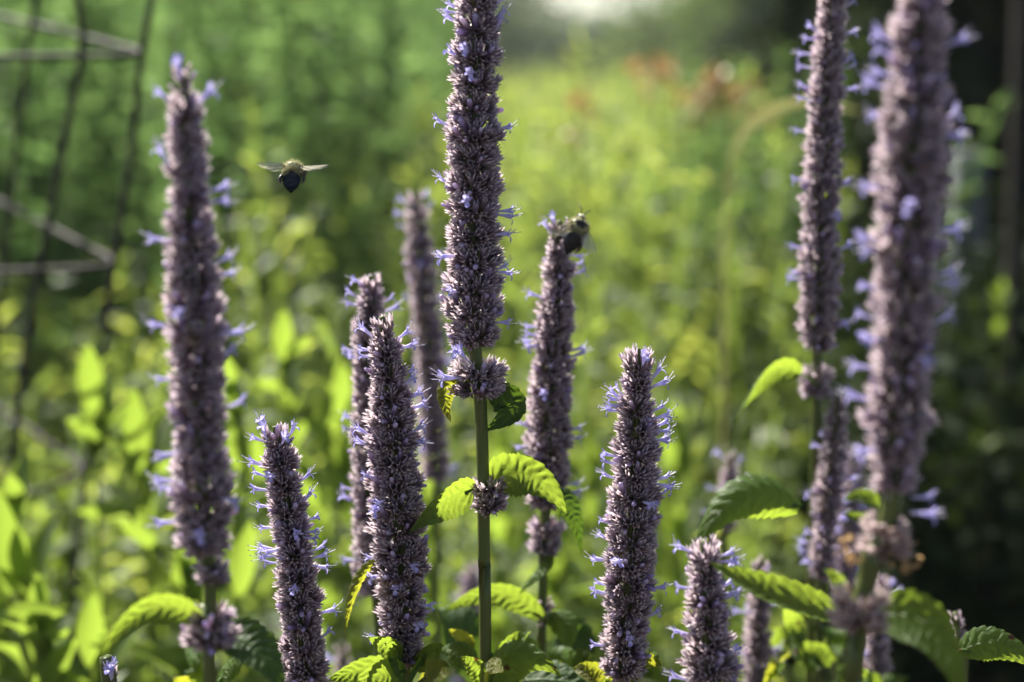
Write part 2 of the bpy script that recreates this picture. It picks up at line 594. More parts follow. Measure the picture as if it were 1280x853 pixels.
FAR = 'far trees and bushes along the field edge'
for i, (px, Y, hgt, rad, mat, lab) in enumerate([
        (705, 26, 1.55, 1.7, M_WILLOW, 'pale grey-green willow bush beyond the meadow, just right of the tallest spike'),
        (775, 30, 1.6, 1.9, M_WILLOW, 'broad grey-green willow bush below the gap of sky'),
        (640, 33, 1.75, 2.0, M_WILLOW, 'pale far willow bush half hidden by the tallest spike'),
        (855, 24, 1.85, 1.6, M_TREE, 'rounded olive-green tree beside the gap of sky'),
        (925, 20, 2.3, 1.5, M_TREE, 'olive-green far tree between sky gap and narrow spike'),
        (990, 17, 3.0, 1.4, M_TREE, 'darker far tree beside the narrow spike on the right'),
        (560, 24, 3.4, 1.9, M_TREE, 'green far tree left of the tallest spike'),
        (470, 20, 3.4, 1.8, M_TREE, 'tall green far tree above the twin spikes'),
        (370, 18, 3.4, 1.8, M_TREE, 'far green tree above the flying bee'),
        (250, 18, 3.6, 1.9, M_TREE, 'far green tree behind the tip of the blurred left spike'),
        (120, 17, 3.6, 1.9, M_TREE, 'far green tree behind the top ring of the wire cage'),
        (0, 17, 3.6, 1.9, M_TREE, 'far green tree at the left edge behind the wire cage')]):
    x = (px - 640) / FPX * Y * 1.0
    tree('field_tree' if mat is M_TREE else 'willow_bush', lab, 'tree' if mat is M_TREE else 'bush', (x, Y, 0), hgt, rad, 0.25, mat,
         5200, 0.17, 100 + i, FAR, 0.09, 30)
b = np.stack([np.concatenate([rng.uniform(-60, 60, 420), rng.uniform(-50, -4, 260)]), rng.uniform(45, 70, 680), np.zeros(680)], -1)
h = rng.uniform(1.9, 2.4, 680) + np.where(b[:, 0] < -3.5, 2.0, 0)
stuff(stems_mass(rng, b, h, 46, 0.8, 0.42, up=0.2), 'far_wood', M_TREE)

# dark evergreen in its own shade, on the right
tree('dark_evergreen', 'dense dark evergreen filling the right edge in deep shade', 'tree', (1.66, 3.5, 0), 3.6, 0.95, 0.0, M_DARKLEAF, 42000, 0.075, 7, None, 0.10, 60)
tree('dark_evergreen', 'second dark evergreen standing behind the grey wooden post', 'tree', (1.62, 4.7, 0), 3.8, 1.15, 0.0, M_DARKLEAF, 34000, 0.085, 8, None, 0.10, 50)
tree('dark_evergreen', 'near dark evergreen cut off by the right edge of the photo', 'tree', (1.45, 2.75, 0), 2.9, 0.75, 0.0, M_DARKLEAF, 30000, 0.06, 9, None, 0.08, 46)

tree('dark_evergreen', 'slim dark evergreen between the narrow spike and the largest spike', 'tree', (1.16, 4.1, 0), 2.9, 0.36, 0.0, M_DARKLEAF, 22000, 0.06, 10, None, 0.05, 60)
b = np.vstack([wedge(rng, 150, 1.5, 2.6, 1085, 1500), wedge(rng, 160, 2.4, 3.4, 1045, 1400)])
h = rng.normal(0.62, 0.12, len(b)) + np.clip(b[:, 1] - 2.4, 0, .9) * .55
stuff(stems_mass(rng, b, h, 60, 0.07, 0.03, up=0.2), 'shade_toned_undergrowth', M_DARKLEAF)  # scrub added over lit soil, deep shade put into its near-black leaf colour

# thin summer haze over the field
mb = MB()
hz = [(x, y, z) for z in (-1.2, 14) for x, y in ((-150, -20), (150, -20), (150, 130), (-150, 130))]
mb.add(hz, [(3, 2, 1, 0), (4, 5, 6, 7), (0, 1, 5, 4), (1, 2, 6, 5), (2, 3, 7, 6), (3, 0, 4, 7)])
M_HAZE, nt, out = newmat('haze')
pv = N(nt, 'ShaderNodeVolumePrincipled')
pv.inputs['Color'].default_value = (0.86, 0.92, 1.0, 1)
pv.inputs['Density'].default_value = 0.0016
pv.inputs['Anisotropy'].default_value = 0.1
nt.links.new(pv.outputs[0], out.inputs['Volume'])
hzo = mb.build('haze', M_HAZE, smooth=False)
hzo['kind'] = 'stuff'

# grey post
YP = 2.3
root = thing('wooden_post', 'grey weathered wooden post in front of the dark evergreens', 'post', (PV(1200, 400, YP)[0], YP, 0))
pt = PV(1204, 190, YP)
hw = 0.5 * 37 * scale_at(190, YP)
m = MB()
ring = [(-1, -1), (-0.9, -1.08), (0.9, -1.08), (1, -1), (1.08, -0.9), (1.08, 0.9), (1, 1), (-1, 1)]
zs = [-0.2, 0.3, 0.6, pt[2] - 0.012, pt[2] - 0.002, pt[2]]
V, F = [], []
for i, z in enumerate(zs):
    k = hw * (0.86 if i == 5 else 0.93 if i == 4 else 1.0)
    V += [(a * k + 0.004 * math.sin(z * 5), b_ * k, z) for a, b_ in ring]
for i in range(5):
    for j in range(8):
        F.append((i * 8 + j, i * 8 + (j + 1) % 8, (i + 1) * 8 + (j + 1) % 8, (i + 1) * 8 + j))
F.append(tuple(40 + j for j in range(8)))
m.add(V, F)
m.build('shaft', M_POST, root, smooth=False)
m = MB()
for z in (pt[2] - 0.06, pt[2] - 0.30):
    m = MB()
    tube(m, [(0.0, -hw * 1.05, z), (0.0, -hw * 1.2, z + 0.004), (0.012, -hw * 1.25, z + 0.01), (0.02, -hw * 1.1, z - 0.006)], 0.0018, 6)
    m.build('staple', M_WIRE, root)

# slim bare trunk near the right edge
m = MB()
tr = catmull([PV(1262, 853, 2.1) * [1, 1, 0] + [0, 0, -0.05], PV(1262, 600, 2.1), PV(1268, 300, 2.1), PV(1276, -60, 2.1), PV(1282, -420, 2.1)], 24)
tube(m, tr, np.linspace(0.016, 0.007, 24), 9)
tk = m.build('sapling_trunk', rough_mat('shade_toned_bark', (0.016, 0.013, 0.010), (0.045, 0.036, 0.028), 30, 0.9))  # bark colour darkened to stand for shade, since sun reaches this trunk
tag(tk, 'slim brown bare sapling trunk in the dark at the right edge', 'sapling')

# ------------------------------------------------------------------ wire cage
YC = 1.02
cage = thing('wire_plant_cage', 'rusty wire plant cage with three rings at the left edge', 'plant cage', (-0.52, 1.2, 0))
off = np.array([-0.52, 1.2, 0])


def ring_pts(c, e_near, e_far):
    """Rounded triangle: the corner c with one side running along the near edge and one to the far corner."""
    c, a, f = map(np.asarray, (c, e_near, e_far))
    out = []
    for P_, Q, S in ((c, a, f), (a, f, c), (f, c, a)):
        d1, d2 = norm(S - P_), norm(Q - P_)
        r = 0.045
        for q in np.linspace(0, 1, 9):
            out.append((1 - q) ** 2 * (P_ + d1 * r) + 2 * q * (1 - q) * P_ + q * q * (P_ + d2 * r))
    out = np.array(out)
    n = len(out)
    full = []
    for i in range(n):
        p, q = out[i], out[(i + 1) % n]
        s = max(1, int(np.linalg.norm(q - p) / 0.03))
        for u in range(s):
            full.append(p + (q - p) * u / s)
    full.append(full[0])
    return np.array(full)


for (c, a, f) in (((198, 70), (-150, 72), (-110, -8)), ((160, 334), (-165, 346), (-60, 222)), ((118, 592), (-120, 668), (-60, 470))):
    m = MB()
    tube(m, ring_pts(PV(*c, YC), PV(*a, YC + 0.02), PV(*f, YC + 0.42)) - off, 0.0023, 7, cap=False)
    m.build('ring', M_WIRE, cage)
for (pts, y0) in ((((97, -60), (98, 0), (102, 62), (80, 180), (50, 335), (36, 410), (10, 610), (-20, 853)), YC - 0.005),
                  (((48, -60), (44, 0), (30, 100), (10, 282), (-14, 500), (-40, 853)), YC + 0.16),
                  (((196, -60), (188, 10), (176, 75), (164, 190), (142, 332), (128, 430), (108, 590), (90, 853)), YC - 0.006)):
    P3 = [PV(x, y, y0) for x, y in pts]
    P3.append(np.array([P3[-1][0] - 0.03, y0, -0.05]))
    m = MB()
    tube(m, catmull(P3, 60) - off, 0.0026, 7)
    m.build('leg', M_WIRE, cage)

# ------------------------------------------------------------------ hyssop: calyx, bud, corolla, stamens
def ringed(prof, n, twist=0.0):
    V, T = [], []
    for (z, r, t) in prof:
        for j in range(n):
            a = 2 * math.pi * (j + twist) / n
            V.append((r * math.cos(a), r * math.sin(a), z))
            T.append(t)
    F = []
    for i in range(len(prof) - 1):
        for j in range(n):
            F.append((i * n + j, i * n + (j + 1) % n, (i + 1) * n + (j + 1) % n, (i + 1) * n + j))
    return V, F, T


def calyx_proto(spread=1.0, teeth=0.30):
    V, F, T = ringed([(0, .09, 0), (.35, .155, .35), (.70, .17, .62)], 5)
    for j in range(5):
        a = 2 * math.pi * (j + .5) / 5
        r = .17 * spread * 1.05
        V.append((r * math.cos(a), r * math.sin(a), .70 + teeth)); T.append(1.0)
        F.append((10 + j, 10 + (j + 1) % 5, 15 + j))
    return np.array(V), F, np.array(T)


def bud_proto():
    V, F, T = ringed([(0, .09, 0), (.35, .15, .3), (.72, .16, .6), (.95, .12, .9), (1.08, .13, 1), (1.18, .05, 1)], 5)
    F.append((25, 26, 27, 28, 29))
    return np.array(V), F, np.array(T)


CALYX = [calyx_proto(1.15, .34), calyx_proto(1.5, .30), calyx_proto(0.75, .42)]
BUD = bud_proto()


def corolla_mesh(seed, withered=False):
    rg = random.Random(seed)
    m = MB()
    n, k = 9, 9
    L = 0.0078
    bend = rg.uniform(-0.12, 0.22)

    def axis(s):
        return np.array([s * L, 0, bend * L * s * s])
    V, C = [], []
    for i in range(k):
        s = i / (k - 1)
        r = 0.00050 + 0.00085 * s ** 1.6
        for j in range(n):
            a = 2 * math.pi * j / n
            V.append(axis(s) + np.array([0, r * math.cos(a), r * math.sin(a) * (0.85 if withered else 1)]))
            C.append((0.55 * s, 0, 0))
    F = [(i * n + j, i * n + (j + 1) % n, (i + 1) * n + (j + 1) % n, (i + 1) * n + j) for i in range(k - 1) for j in range(n)]
    m.add(V, F, C)
    c = axis(1)
    # lips: two upper lobes, two side lobes, a broad drooping lower lobe
    lobes = [(65, .0026, .0015, .55), (115, .0026, .0015, .55), (5, .0020, .0013, .2), (175, .0020, .0013, .2), (270, .0036, .0024, -.35)]
    for (deg, ln, wd, fw) in lobes:
        a = R(deg + rg.uniform(-10, 10))
        rad = np.array([0, math.cos(a), math.sin(a)])
        side = np.array([0, -math.sin(a), math.cos(a)])
        ln *= rg.uniform(.8, 1.2)
        V, C, F = [], [], []
        for i in range(5):
            s = i / 4
            w = wd * (0.62 + 0.5 * math.sin(s * 2.6)) * (1 - s ** 5 * 0.55)
            p = c + rad * (0.0011 + ln * s * 0.75) + np.array([1, 0, 0]) * (ln * (0.75 * s if fw > 0 else 0.55 * s - 0.5 * s * s))
            cup = -0.0003 if fw > 0 else 0.0004
            for q in (-1, -.4, .4, 1):
                ruffle = 0.00025 * math.sin(q * 5 + deg) * s
                V.append(p + side * q * w * 0.5 + np.array([1, 0, 0]) * (cup * abs(q) + ruffle))
                C.append((0.5 + 0.5 * s, 0, 0))
        for i in range(4):
            for j in range(3):
                F.append((i * 4 + j, i * 4 + j + 1, (i + 1) * 4 + j + 1, (i + 1) * 4 + j))
        m.add(V, F, C)
    st = MB()
    for q in range(4):
        y = (q - 1.5) * 0.0011
        ln = rg.uniform(0.0040, 0.0075) * (0.6 if withered else 1)
        up_ = rg.uniform(-0.3, 0.55) + (0.25 if q in (1, 2) else -0.1)
        p0 = c + np.array([-0.0015, y * .3, 0])
        pts = catmull([p0, p0 + [ln * .5, y * .7, up_ * ln * .25], p0 + [ln, y * 1.3, up_ * ln * .8]], 7)
        tube(st, pts, np.array([.00017] * 5 + [.00015, .00014]), 4, col=np.repeat(np.linspace(0, .85, 7), 4)[:, None] * [1, 0, 0])
        e = pts[-1]
        ringv, ringf, rt = ringed([(-.0003, .00005, 1), (-.0001, .00030, 1), (.0002, .00030, 1), (.0004, .00005, 1)], 5)
        st.add(np.array(ringv)[:, [2, 0, 1]] + e, ringf, (1, 0, 0))
    return m.mesh('flower', M_COROLLA), st.mesh('stamens', M_STAMEN)


FLOWERS = [corolla_mesh(s, s % 3 == 2) for s in range(6)]


def put_flower(root, off, pos, direc, rg, sc=1.0, stam=True):
    d = Vector(norm(direc))
    upv = Vector((0, 0, 1))
    y = upv.cross(d).normalized()
    z = d.cross(y)
    mtx = Matrix((d, y, z)).transposed().to_4x4()
    mtx = mtx @ Matrix.Rotation(rg.normal(0, 0.45), 4, 'X')
    fm, sm = FLOWERS[int(rg.integers(0, len(FLOWERS)))]
    o = link('flower', fm, root)
    o.matrix_local = Matrix.Translation(Vector(pos - off)) @ mtx @ Matrix.Scale(sc, 4)
    if stam:
        link('stamens', sm, o)
    return o


def whorl_calyces(c, t, Rw, h, n, rg, ls, flare=1.0, tipness=0.0, violet=0.1, lob=.07):
    """One whorl: calyces fan out from the axis point c (axis t), tips on a bulging ring of radius Rw and height h."""
    a, b_ = frame_of(t)
    i = np.arange(n)
    u = (i + rg.uniform(0, 1, n)) / n                      # 0 bottom .. 1 top
    phi = i * 2.39996 + rg.uniform(0, 6.28) + rg.normal(0, .12, n)
    rad = np.cos(phi)[:, None] * a + np.sin(phi)[:, None] * b_
    zz = (u - 0.5) * 2
    el = R(-14) + (u ** 1.1) * R(74) + rg.normal(0, R(7), n) + tipness * R(45)
    el = np.minimum(el, R(86))
    bul = np.sqrt(np.maximum(0, 1 - (0.72 * zz) ** 2)) * rg.normal(1, .06, n) * (1 + lob * np.cos(2 * (phi - rg.uniform(0, 6.28))) + .5 * lob * np.cos(3 * (phi - rg.uniform(0, 6.28))))
    tip = c + rad * (Rw * bul)[:, None] + t * (zz * h * 0.62 + 0.0008)[:, None]
    d = rad * np.cos(el)[:, None] + t * np.sin(el)[:, None]
    d = norm(d + rg.normal(0, .10, (n, 3)))
    L = ls * rg.uniform(.82, 1.18, n)
    base = tip - d * L[:, None]
    x = norm(np.cross(d, rg.normal(0, 1, (n, 3))))
    y = np.cross(d, x)
    w = L * flare * rg.uniform(.9, 1.15, n)
    M_ = np.stack([x * w[:, None], y * w[:, None], d * L[:, None]], -1)
    warm = np.clip(rg.normal(.4, .25, n), 0, 1)
    vio = np.clip(rg.normal(violet, .16, n), 0, 1)
    return base, M_, warm, vio, tip, d


def calyx_mesh(mb, c, t, Rw, h, n, rg, ls, flare=1.0, tipness=0.0, violet=0.1):
    base, M_, warm, vio, tip, d = whorl_calyces(c, t, Rw, h, n, rg, ls, flare, tipness, violet)
    kind = rg.uniform(0, 1, n)
    for (lo, hi, pr) in ((0, .40, CALYX[0]), (.40, .66, CALYX[1]), (.66, .93, CALYX[2]), (.93, 1.01, BUD)):
        s = (kind >= lo) & (kind < hi)
        if s.any():
            vv = np.clip(vio[s] + (0.55 if pr is BUD else 0), 0, 1)
            mb.inst(pr, M_[s], base[s], np.stack([warm[s], vv], -1))


HY = 'purple hyssop plants in flower'


def hyssop(label, line, Y, whorls=(), stem=(), flowers=(), nfl=0, spacing=0.0082, fine=1.0, seed=1, calyx=0.0054, stem_r=0.0019,
           pointed=True, gap=0.0, bump=1.0, violet=0.08, fl_scale=0.72, stalk_dry=False):
    """line: (px, py, half width px) down the spike; whorls: (px, py, half width, half height); stem: (px, py) below the spike."""
    rg = np.random.default_rng(seed)
    W = [PV(x, y, Y) for x, y, _ in line]
    HWd = [w * scale_at(y, Y) for x, y, w in line]
    low = [PV(x, y, Y) for x, y in stem]
    last = low[-1] if low else W[-1]
    ground = np.array([last[0] + rg.normal(0, .02), Y + rg.normal(0, .02), 0.0])
    root = thing('hyssop_plant', label, 'flower', ground, HY)
    # stem: through the spike and down to the soil
    full = W[::-1][::-1] + low + [np.array([last[0] * .6 + ground[0] * .4, Y, last[2] * 0.5]), ground + [0, 0, -0.02]]
    sp_ = catmull(full, 70)
    rr = np.full(70, stem_r)
    rr[:20] *= np.linspace(0.5, 1, 20)
    m = MB()
    tube(m, sp_ - ground, rr, 12, square=0.22)
    m.build('stem', M_STEM, root)
    # spike
    if line:
        C = catmull(W, 240)
        seg = np.linalg.norm(np.diff(C, axis=0), axis=1)
        S = np.concatenate([[0], np.cumsum(seg)])
        Wd = np.interp(np.linspace(0, len(line) - 1, 240), np.arange(len(line)), HWd)
        L = S[-1]
        m = MB()
        nW = max(2, int(round(L / spacing)))
        for i in range(nW):
            s = L * (i + 0.5) / nW
            c = np.array([np.interp(s, S, C[:, q]) for q in range(3)])
            c2 = np.array([np.interp(max(0, s - .004), S, C[:, q]) for q in range(3)])
            c3 = np.array([np.interp(min(L, s + .004), S, C[:, q]) for q in range(3)])
            t = norm(c2 - c3)
            Rw = np.interp(s, S, Wd) * rg.uniform(1 - .08 * bump, 1 + .06 * bump)
            h = L / nW
            tp = max(0, 1 - s / 0.010) if pointed else 0
            n = int(max(10, fine * 2 * math.pi * max(Rw, .003) * h * 0.62 / (0.0016 ** 2) * (0.0054 / calyx) ** 1.2 * 0.52))
            ls = min(calyx * 1.05, max(Rw * 0.95, .0032))
            calyx_mesh(m, c - t * 0.0004, t, Rw * 0.97, h * (1.0 - gap), n, rg, ls, 1.12, tp * 0.9, violet + 0.12 * tp)
        m.build('flower_spike', M_CALYX, root, off=ground, smooth=False)
        # open flowers
        pys = np.array([p[1] for p in line]); pxs = np.array([p[0] for p in line]); pws = np.array([p[2] for p in line])
        fl = list(flowers)
        for _ in range(nfl):
            fl.append((rg.uniform(pys[0] + 8, pys[-1] - 8), rg.choice([rg.uniform(-40, 40), rg.uniform(140, 220), rg.uniform(40, 140), rg.uniform(200, 340)], p=[.35, .35, .15, .15])))
        for f in fl:
            py, deg = f[0], f[1]
            c = PV(np.interp(py, pys, pxs), py, Y)
            w = np.interp(py, pys, pws) * scale_at(py, Y)
            a = R(deg + rg.normal(0, 6))
            o = np.array([math.cos(a), -math.sin(a), 0])
            el = R(f[2] if len(f) > 2 else rg.uniform(2, 34))
            d = o * math.cos(el) + np.array([0, 0, 1]) * math.sin(el)
            put_flower(root, ground, c + o * w * 0.72, d, rg, fl_scale * rg.uniform(.82, 1.12))
    for (x, y, wx, wy) in whorls:
        c = PV(x, y, Y)
        s = scale_at(y, Y)
        m = MB()
        hh = wy * s
        for q in (-.5, .5):
            calyx_mesh(m, c + np.array([0, 0, q * hh]), np.array([0, 0, 1.0]), wx * s * rg.uniform(.95, 1.02), hh * 0.95, int(fine * 62 * (wx * s / .011) ** 1.4), rg, min(calyx * 1.15, wx * s * .8), 1.0, 0, violet)
        m.build('whorl', M_CALYX_DRY if stalk_dry else M_CALYX, root, off=ground, smooth=False)
    return root, ground


# ------------------------------------------------------------------ leaves
def leaf_mesh(base, mid, tip, width, side, fold=0.25, teeth=11, curl=0.0, wave=0.06, seed=0, nv=88, nu=14, shape='ovate', quilt=1.0):
    """A leaf along base-mid-tip; side = direction of its width; fold lifts the halves to a V; curl rolls the edges."""
    rg = random.Random(seed)
    q = np.linspace(0, 1, nv)
    base, mid, tip = map(np.asarray, (base, mid, tip))
    ctrl = 2 * mid - 0.5 * (base + tip)
    C = (1 - q)[:, None] ** 2 * base + (2 * q * (1 - q))[:, None] * ctrl + (q ** 2)[:, None] * tip
    T = norm(np.gradient(C, axis=0))
    side = np.asarray(side, float)
    V, U, Cc = [], [], []
    ph = rg.uniform(0, 6)
    for i in range(nv):
        s = q[i]
        if shape == 'ovate':
            w = (math.sin(math.pi * min(1, (s * 0.965 + 0.03)) ** 0.66)) ** 0.92
        else:
            w = (math.sin(math.pi * (s * 0.97 + 0.015) ** 0.85)) ** 0.85
        w = max(w, 0.03)
        saw = (s * teeth) % 1.0
        if teeth:
            w *= 1 + (0.15 * (0.35 + saw * 0.9) - 0.09 if saw < .8 else -0.09 + .13 * (1 - saw) * 4)
        x = norm(side - np.dot(side, T[i]) * T[i])
        nrm = np.cross(x, T[i])
        hw = width * 0.5 * w
        for j in range(nu + 1):
            u = -1 + 2 * j / nu
            au = abs(u)
            ang = fold * au + curl * au * au
            lat = x * (u * hw * math.cos(ang))
            lift = hw * au * math.sin(ang)
            qv = (s - 0.22 * au) * 8.0 + .22 * math.sin(s * 11 + ph) + .15 * math.sin(au * 5 + s * 23 + ph * 2)
            puff = quilt * 0.0012 * (abs(math.sin(math.pi * qv)) - .5) * min(1, au * 3) * (1 - au ** 3)
            wv = wave * hw * math.sin(s * 9 + ph + (2 if u > 0 else 0)) * au ** 2
            V.append(C[i] + lat + nrm * (lift + puff + wv))
            U.append((u, s))
            Cc.append((s, 0.5, au))
    F = []
    k = nu + 1
    for i in range(nv - 1):
        for j in range(nu):
            F.append((i * k + j, i * k + j + 1, (i + 1) * k + j + 1, (i + 1) * k + j))
    m = MB()
    m.add(V, F, Cc, U)
    return m


CAMV = {'r': RIGHT, 'u': UP, 'f': FWD}


def leaf(root, off, base, mid, tip, wpx, Y, side, dz=(0, 0, 0), mat=None, petiole=True, label=None, **kw):
    """base, mid, tip in photo pixels with depth offsets dz; side = (right, up, away) of the width direction."""
    b_, m_, t_ = (PV(p[0], p[1], Y + z) for p, z in zip((base, mid, tip), dz))
    sd = side[0] * RIGHT + side[1] * UP + side[2] * FWD
    mb_ = leaf_mesh(b_ - off, m_ - off, t_ - off, wpx * scale_at(mid[1], Y), sd, **kw)
    if petiole:
        st = PV(petiole[0], petiole[1], Y) if isinstance(petiole, tuple) else b_
        d = norm(m_ - b_)
        tube(mb_, catmull([st - off, (st + b_) / 2 - off + [0, 0, .001], b_ + d * .004 - off], 6), 0.0007, 6, col=(0, .5, 0))
    o = mb_.build('leaf', mat or M_LEAF, root, smooth=True)
    if label:
        o['label'] = label
    return o


# ------------------------------------------------------------------ the hyssop plants
L_, F_, Rr = 180, 90, 0
A, gA = hyssop('tallest spike at centre in sharp focus, tip cut off above, bare green stem below',
               [(601, -150, 10), (599, -120, 20), (597, -50, 26), (597, 0, 30), (595, 60, 32), (593, 110, 34), (592, 150, 37), (592, 200, 38), (592, 260, 38), (592, 320, 38), (592, 360, 37), (592, 400, 37), (593, 430, 32)],
               0.510, whorls=[(597, 473, 37, 21), (612, 620, 25, 22)],
               stem=[(598, 470), (601, 510), (604, 600), (605, 700), (607, 853)],
               flowers=[(12, 185, 15), (16, 178, 5), (30, 195, 20), (8, 10, 40), (26, 8, 45), (40, 20, 50), (72, 140, 20), (96, 100, 5), (66, 120, 10), (162, 5, 12), (158, 180, 10), (232, 178, 25), (248, 100, 10), (265, 0, 8), (268, 12, -2), (292, 10, 5), (318, 140, 5), (338, 12, 30), (340, 3, -4), (362, 122, 5), (402, 8, 5), (436, 120, 15)],
               spacing=0.0088, seed=11, bump=1.3, stem_r=0.0021)
rg = np.random.default_rng(3)
put_flower(A, gA, PV(578, 473, 0.505), (-0.9, -.3, .15), rg, .95)
put_flower(A, gA, PV(585, 452, 0.502), (-0.5, -.5, .8), rg, .8)

B, gB = hyssop('sharp slim spike leaning left at lower left, its foot cut off below',
               [(344, 533, 10), (346, 548, 19), (350, 570, 23), (354, 600, 25), (360, 640, 26), (366, 680, 28), (372, 730, 29), (378, 790, 30), (382, 860, 31), (384, 900, 30)],
               0.498, flowers=[(545, 200, 60), (548, 130, 65), (552, 175, 25), (548, 20, 50), (552, 60, 40), (582, 180, 10), (596, 190, 10), (612, 185, -4), (634, 178, 8), (660, 182, 4), (688, 180, 8), (694, 170, 0), (700, 150, 0), (604, 2, 30), (628, 4, 38), (652, 5, 18), (662, 10, 8), (668, 30, 0), (690, 0, 14), (697, 12, 6), (706, 5, -5), (722, 80, 0), (682, 130, 5), (798, 10, 40), (845, 100, 10), (590, 100, 5), (655, 70, 0), (770, 340, 10)],
               stem=[(386, 930)], seed=12, spacing=0.0086, stem_r=0.0018)

Cc_, gC = hyssop('sharp pointed spike in front of its paler twin, left of the bare green stem',
                 [(477, 396, 7), (479, 410, 16), (482, 430, 22), (485, 460, 25), (487, 500, 30), (490, 550, 34), (493, 600, 36), (497, 650, 37), (500, 700, 37), (502, 750, 35), (504, 790, 32), (505, 828, 26)],
                 0.505, stem=[(507, 845), (510, 900)],
                 flowers=[(422, 180, 45), (440, 190, 10), (446, 165, 5), (425, 0, 40), (436, 15, 20), (470, 3, 30), (480, 15, 40), (500, 5, 35), (512, 0, 20), (540, 8, 25), (549, 5, -5), (560, 12, 30), (545, 175, 30), (560, 190, 25), (592, 150, 5), (618, 110, 0), (626, 120, 5), (700, 178, 5), (712, 140, 0), (722, 95, 0), (697, 60, 0), (770, 60, 0), (800, 175, 5), (752, 30, 0)],
                 seed=13, spacing=0.0086, stem_r=0.0019)

D, gD = hyssop('softly blurred spike directly behind the sharp pointed one',
               [(463, 345, 8), (464, 362, 18), (463, 400, 23), (462, 450, 25), (462, 520, 26), (463, 600, 27), (466, 680, 28), (470, 740, 26)],
               0.585, stem=[(474, 800), (478, 900)], nfl=14, seed=14, fine=.7, calyx=.0058,
               flowers=[(372, 180, 15), (382, 175, 5), (378, 5, 20), (440, 185, 5), (540, 180, 5), (612, 180, 5), (700, 180, 0)])
E, gE = hyssop('dim blurred spike between the twin spikes and the tallest one',
               [(518, 240, 8), (520, 262, 16), (525, 310, 20), (531, 380, 22), (537, 450, 22), (541, 520, 22), (545, 600, 20)],
               0.76, stem=[(546, 660), (545, 760), (546, 880)], nfl=20, seed=15, fine=.5, calyx=.0066, stem_r=.0016,
               flowers=[(258, 160, 50), (262, 10, 30), (285, 182, 10), (320, 0, 10)])
Fp, gF = hyssop('softly blurred spike right of centre with a bumblebee on its tip',
                [(700, 276, 8), (699, 292, 15), (698, 330, 21), (696, 380, 25), (692, 430, 28), (688, 480, 31), (686, 530, 33), (685, 580, 33), (683, 632, 28)],
                0.585, whorls=[(682, 672, 24, 22), (681, 766, 13, 17)], stem=[(679, 690), (678, 740), (677, 800), (676, 880)],
                flowers=[(292, 178, 60), (285, 120, 60), (296, 15, 30), (312, 0, 25), (318, 10, -8), (332, 0, 8), (345, 3, 20), (372, 180, 20), (410, 180, 10), (418, 170, 5), (426, 190, -5), (430, 155, 5), (440, 0, 20), (445, 10, 10), (488, 110, 5), (538, 0, 10), (548, 5, 10), (606, 0, 10), (615, 12, 0), (536, 180, 20), (560, 185, 5)],
                seed=16, fine=.85, calyx=.0056, stem_r=.0018)
Gp, gG = hyssop('sharp stout spike right of centre, covered in pale open flowers',
                [(797, 436, 9), (797, 446, 19), (797, 470, 21), (796, 500, 22), (796, 530, 28), (795, 570, 32), (793, 610, 34), (791, 660, 36), (788, 710, 35), (784, 760, 34), (781, 800, 32), (780, 845, 29)],
                0.507, stem=[(780, 880), (780, 920)],
                flowers=[(456, 70, 50), (476, 5, 45), (484, 15, 25), (496, 180, 40), (502, 190, 15), (508, 170, 10), (514, 182, -2), (500, 200, 25), (516, 2, 35), (524, 10, 20), (536, 0, 28), (540, 10, 10), (548, 5, -4), (556, 340, 15), (570, 180, 12), (578, 172, 5), (598, 186, 15), (600, 4, 6), (604, 15, -8), (621, 0, 15), (655, 180, 10), (678, 182, 30), (703, 186, 5), (735, 180, 12), (738, 170, 4), (736, 5, 10), (772, 3, 18), (768, 15, 20), (784, 80, 0), (806, 178, 5), (620, 70, 0), (690, 110, 0)],
                seed=17, spacing=0.0086, stem_r=.0019)
Hp, gH = hyssop('large blurred spike on the left, close to the camera, below the flying bee',
                [(227, 84, 8.4), (229, 105, 16.7), (232, 140, 24.2), (234, 190, 29.8), (237, 250, 34.4), (240, 310, 37.2), (243, 370, 39.1), (246, 430, 40.0), (248, 500, 40.9), (250, 560, 40.9), (253, 620, 42.8), (257, 690, 40.9)],
                0.412, whorls=[(266, 716, 24, 12), (262, 785, 36, 24)], stem=[(263, 730), (262, 800), (264, 900)],
                flowers=[(98, 90, 60), (130, 10, 40), (128, 170, 40), (205, 150, 50), (240, 5, 20), (252, 15, 5), (330, 5, 30), (345, 0, 10), (408, 180, 10), (418, 0, 10), (448, 10, 30), (475, 182, 5), (512, 0, 10), (610, 178, 5), (600, 170, 10), (618, 30, 0), (650, 175, 0), (300, 180, 5), (380, 100, 0), (650, 70, 0), (560, 140, 0)],
                seed=18, fine=.75, bump=1.8, calyx=.0056)
Ip, gI = hyssop('tall narrow blurred spike on the right, left of the largest one',
                [(1043, -60, 14), (1041, 0, 21), (1037, 50, 25), (1033, 110, 27), (1029, 180, 27), (1026, 250, 27), (1025, 320, 28), (1023, 390, 28), (1022, 436, 22)],
                0.645, whorls=[(1019, 478, 22, 19)], stem=[(1020, 500), (1018, 580), (1014, 700), (1010, 880)],
                flowers=[(10, 20, 30), (40, 170, 30), (50, 178, 10), (44, 5, 20), (68, 180, 5), (85, 175, 5), (112, 0, 5), (110, 180, 10), (125, 185, 10), (165, 182, 0), (225, 180, 0), (228, 0, 5), (310, 180, 0), (345, 176, 20), (350, 186, 0)],
                nfl=8, seed=19, fine=.7, bump=1.8, calyx=.006)
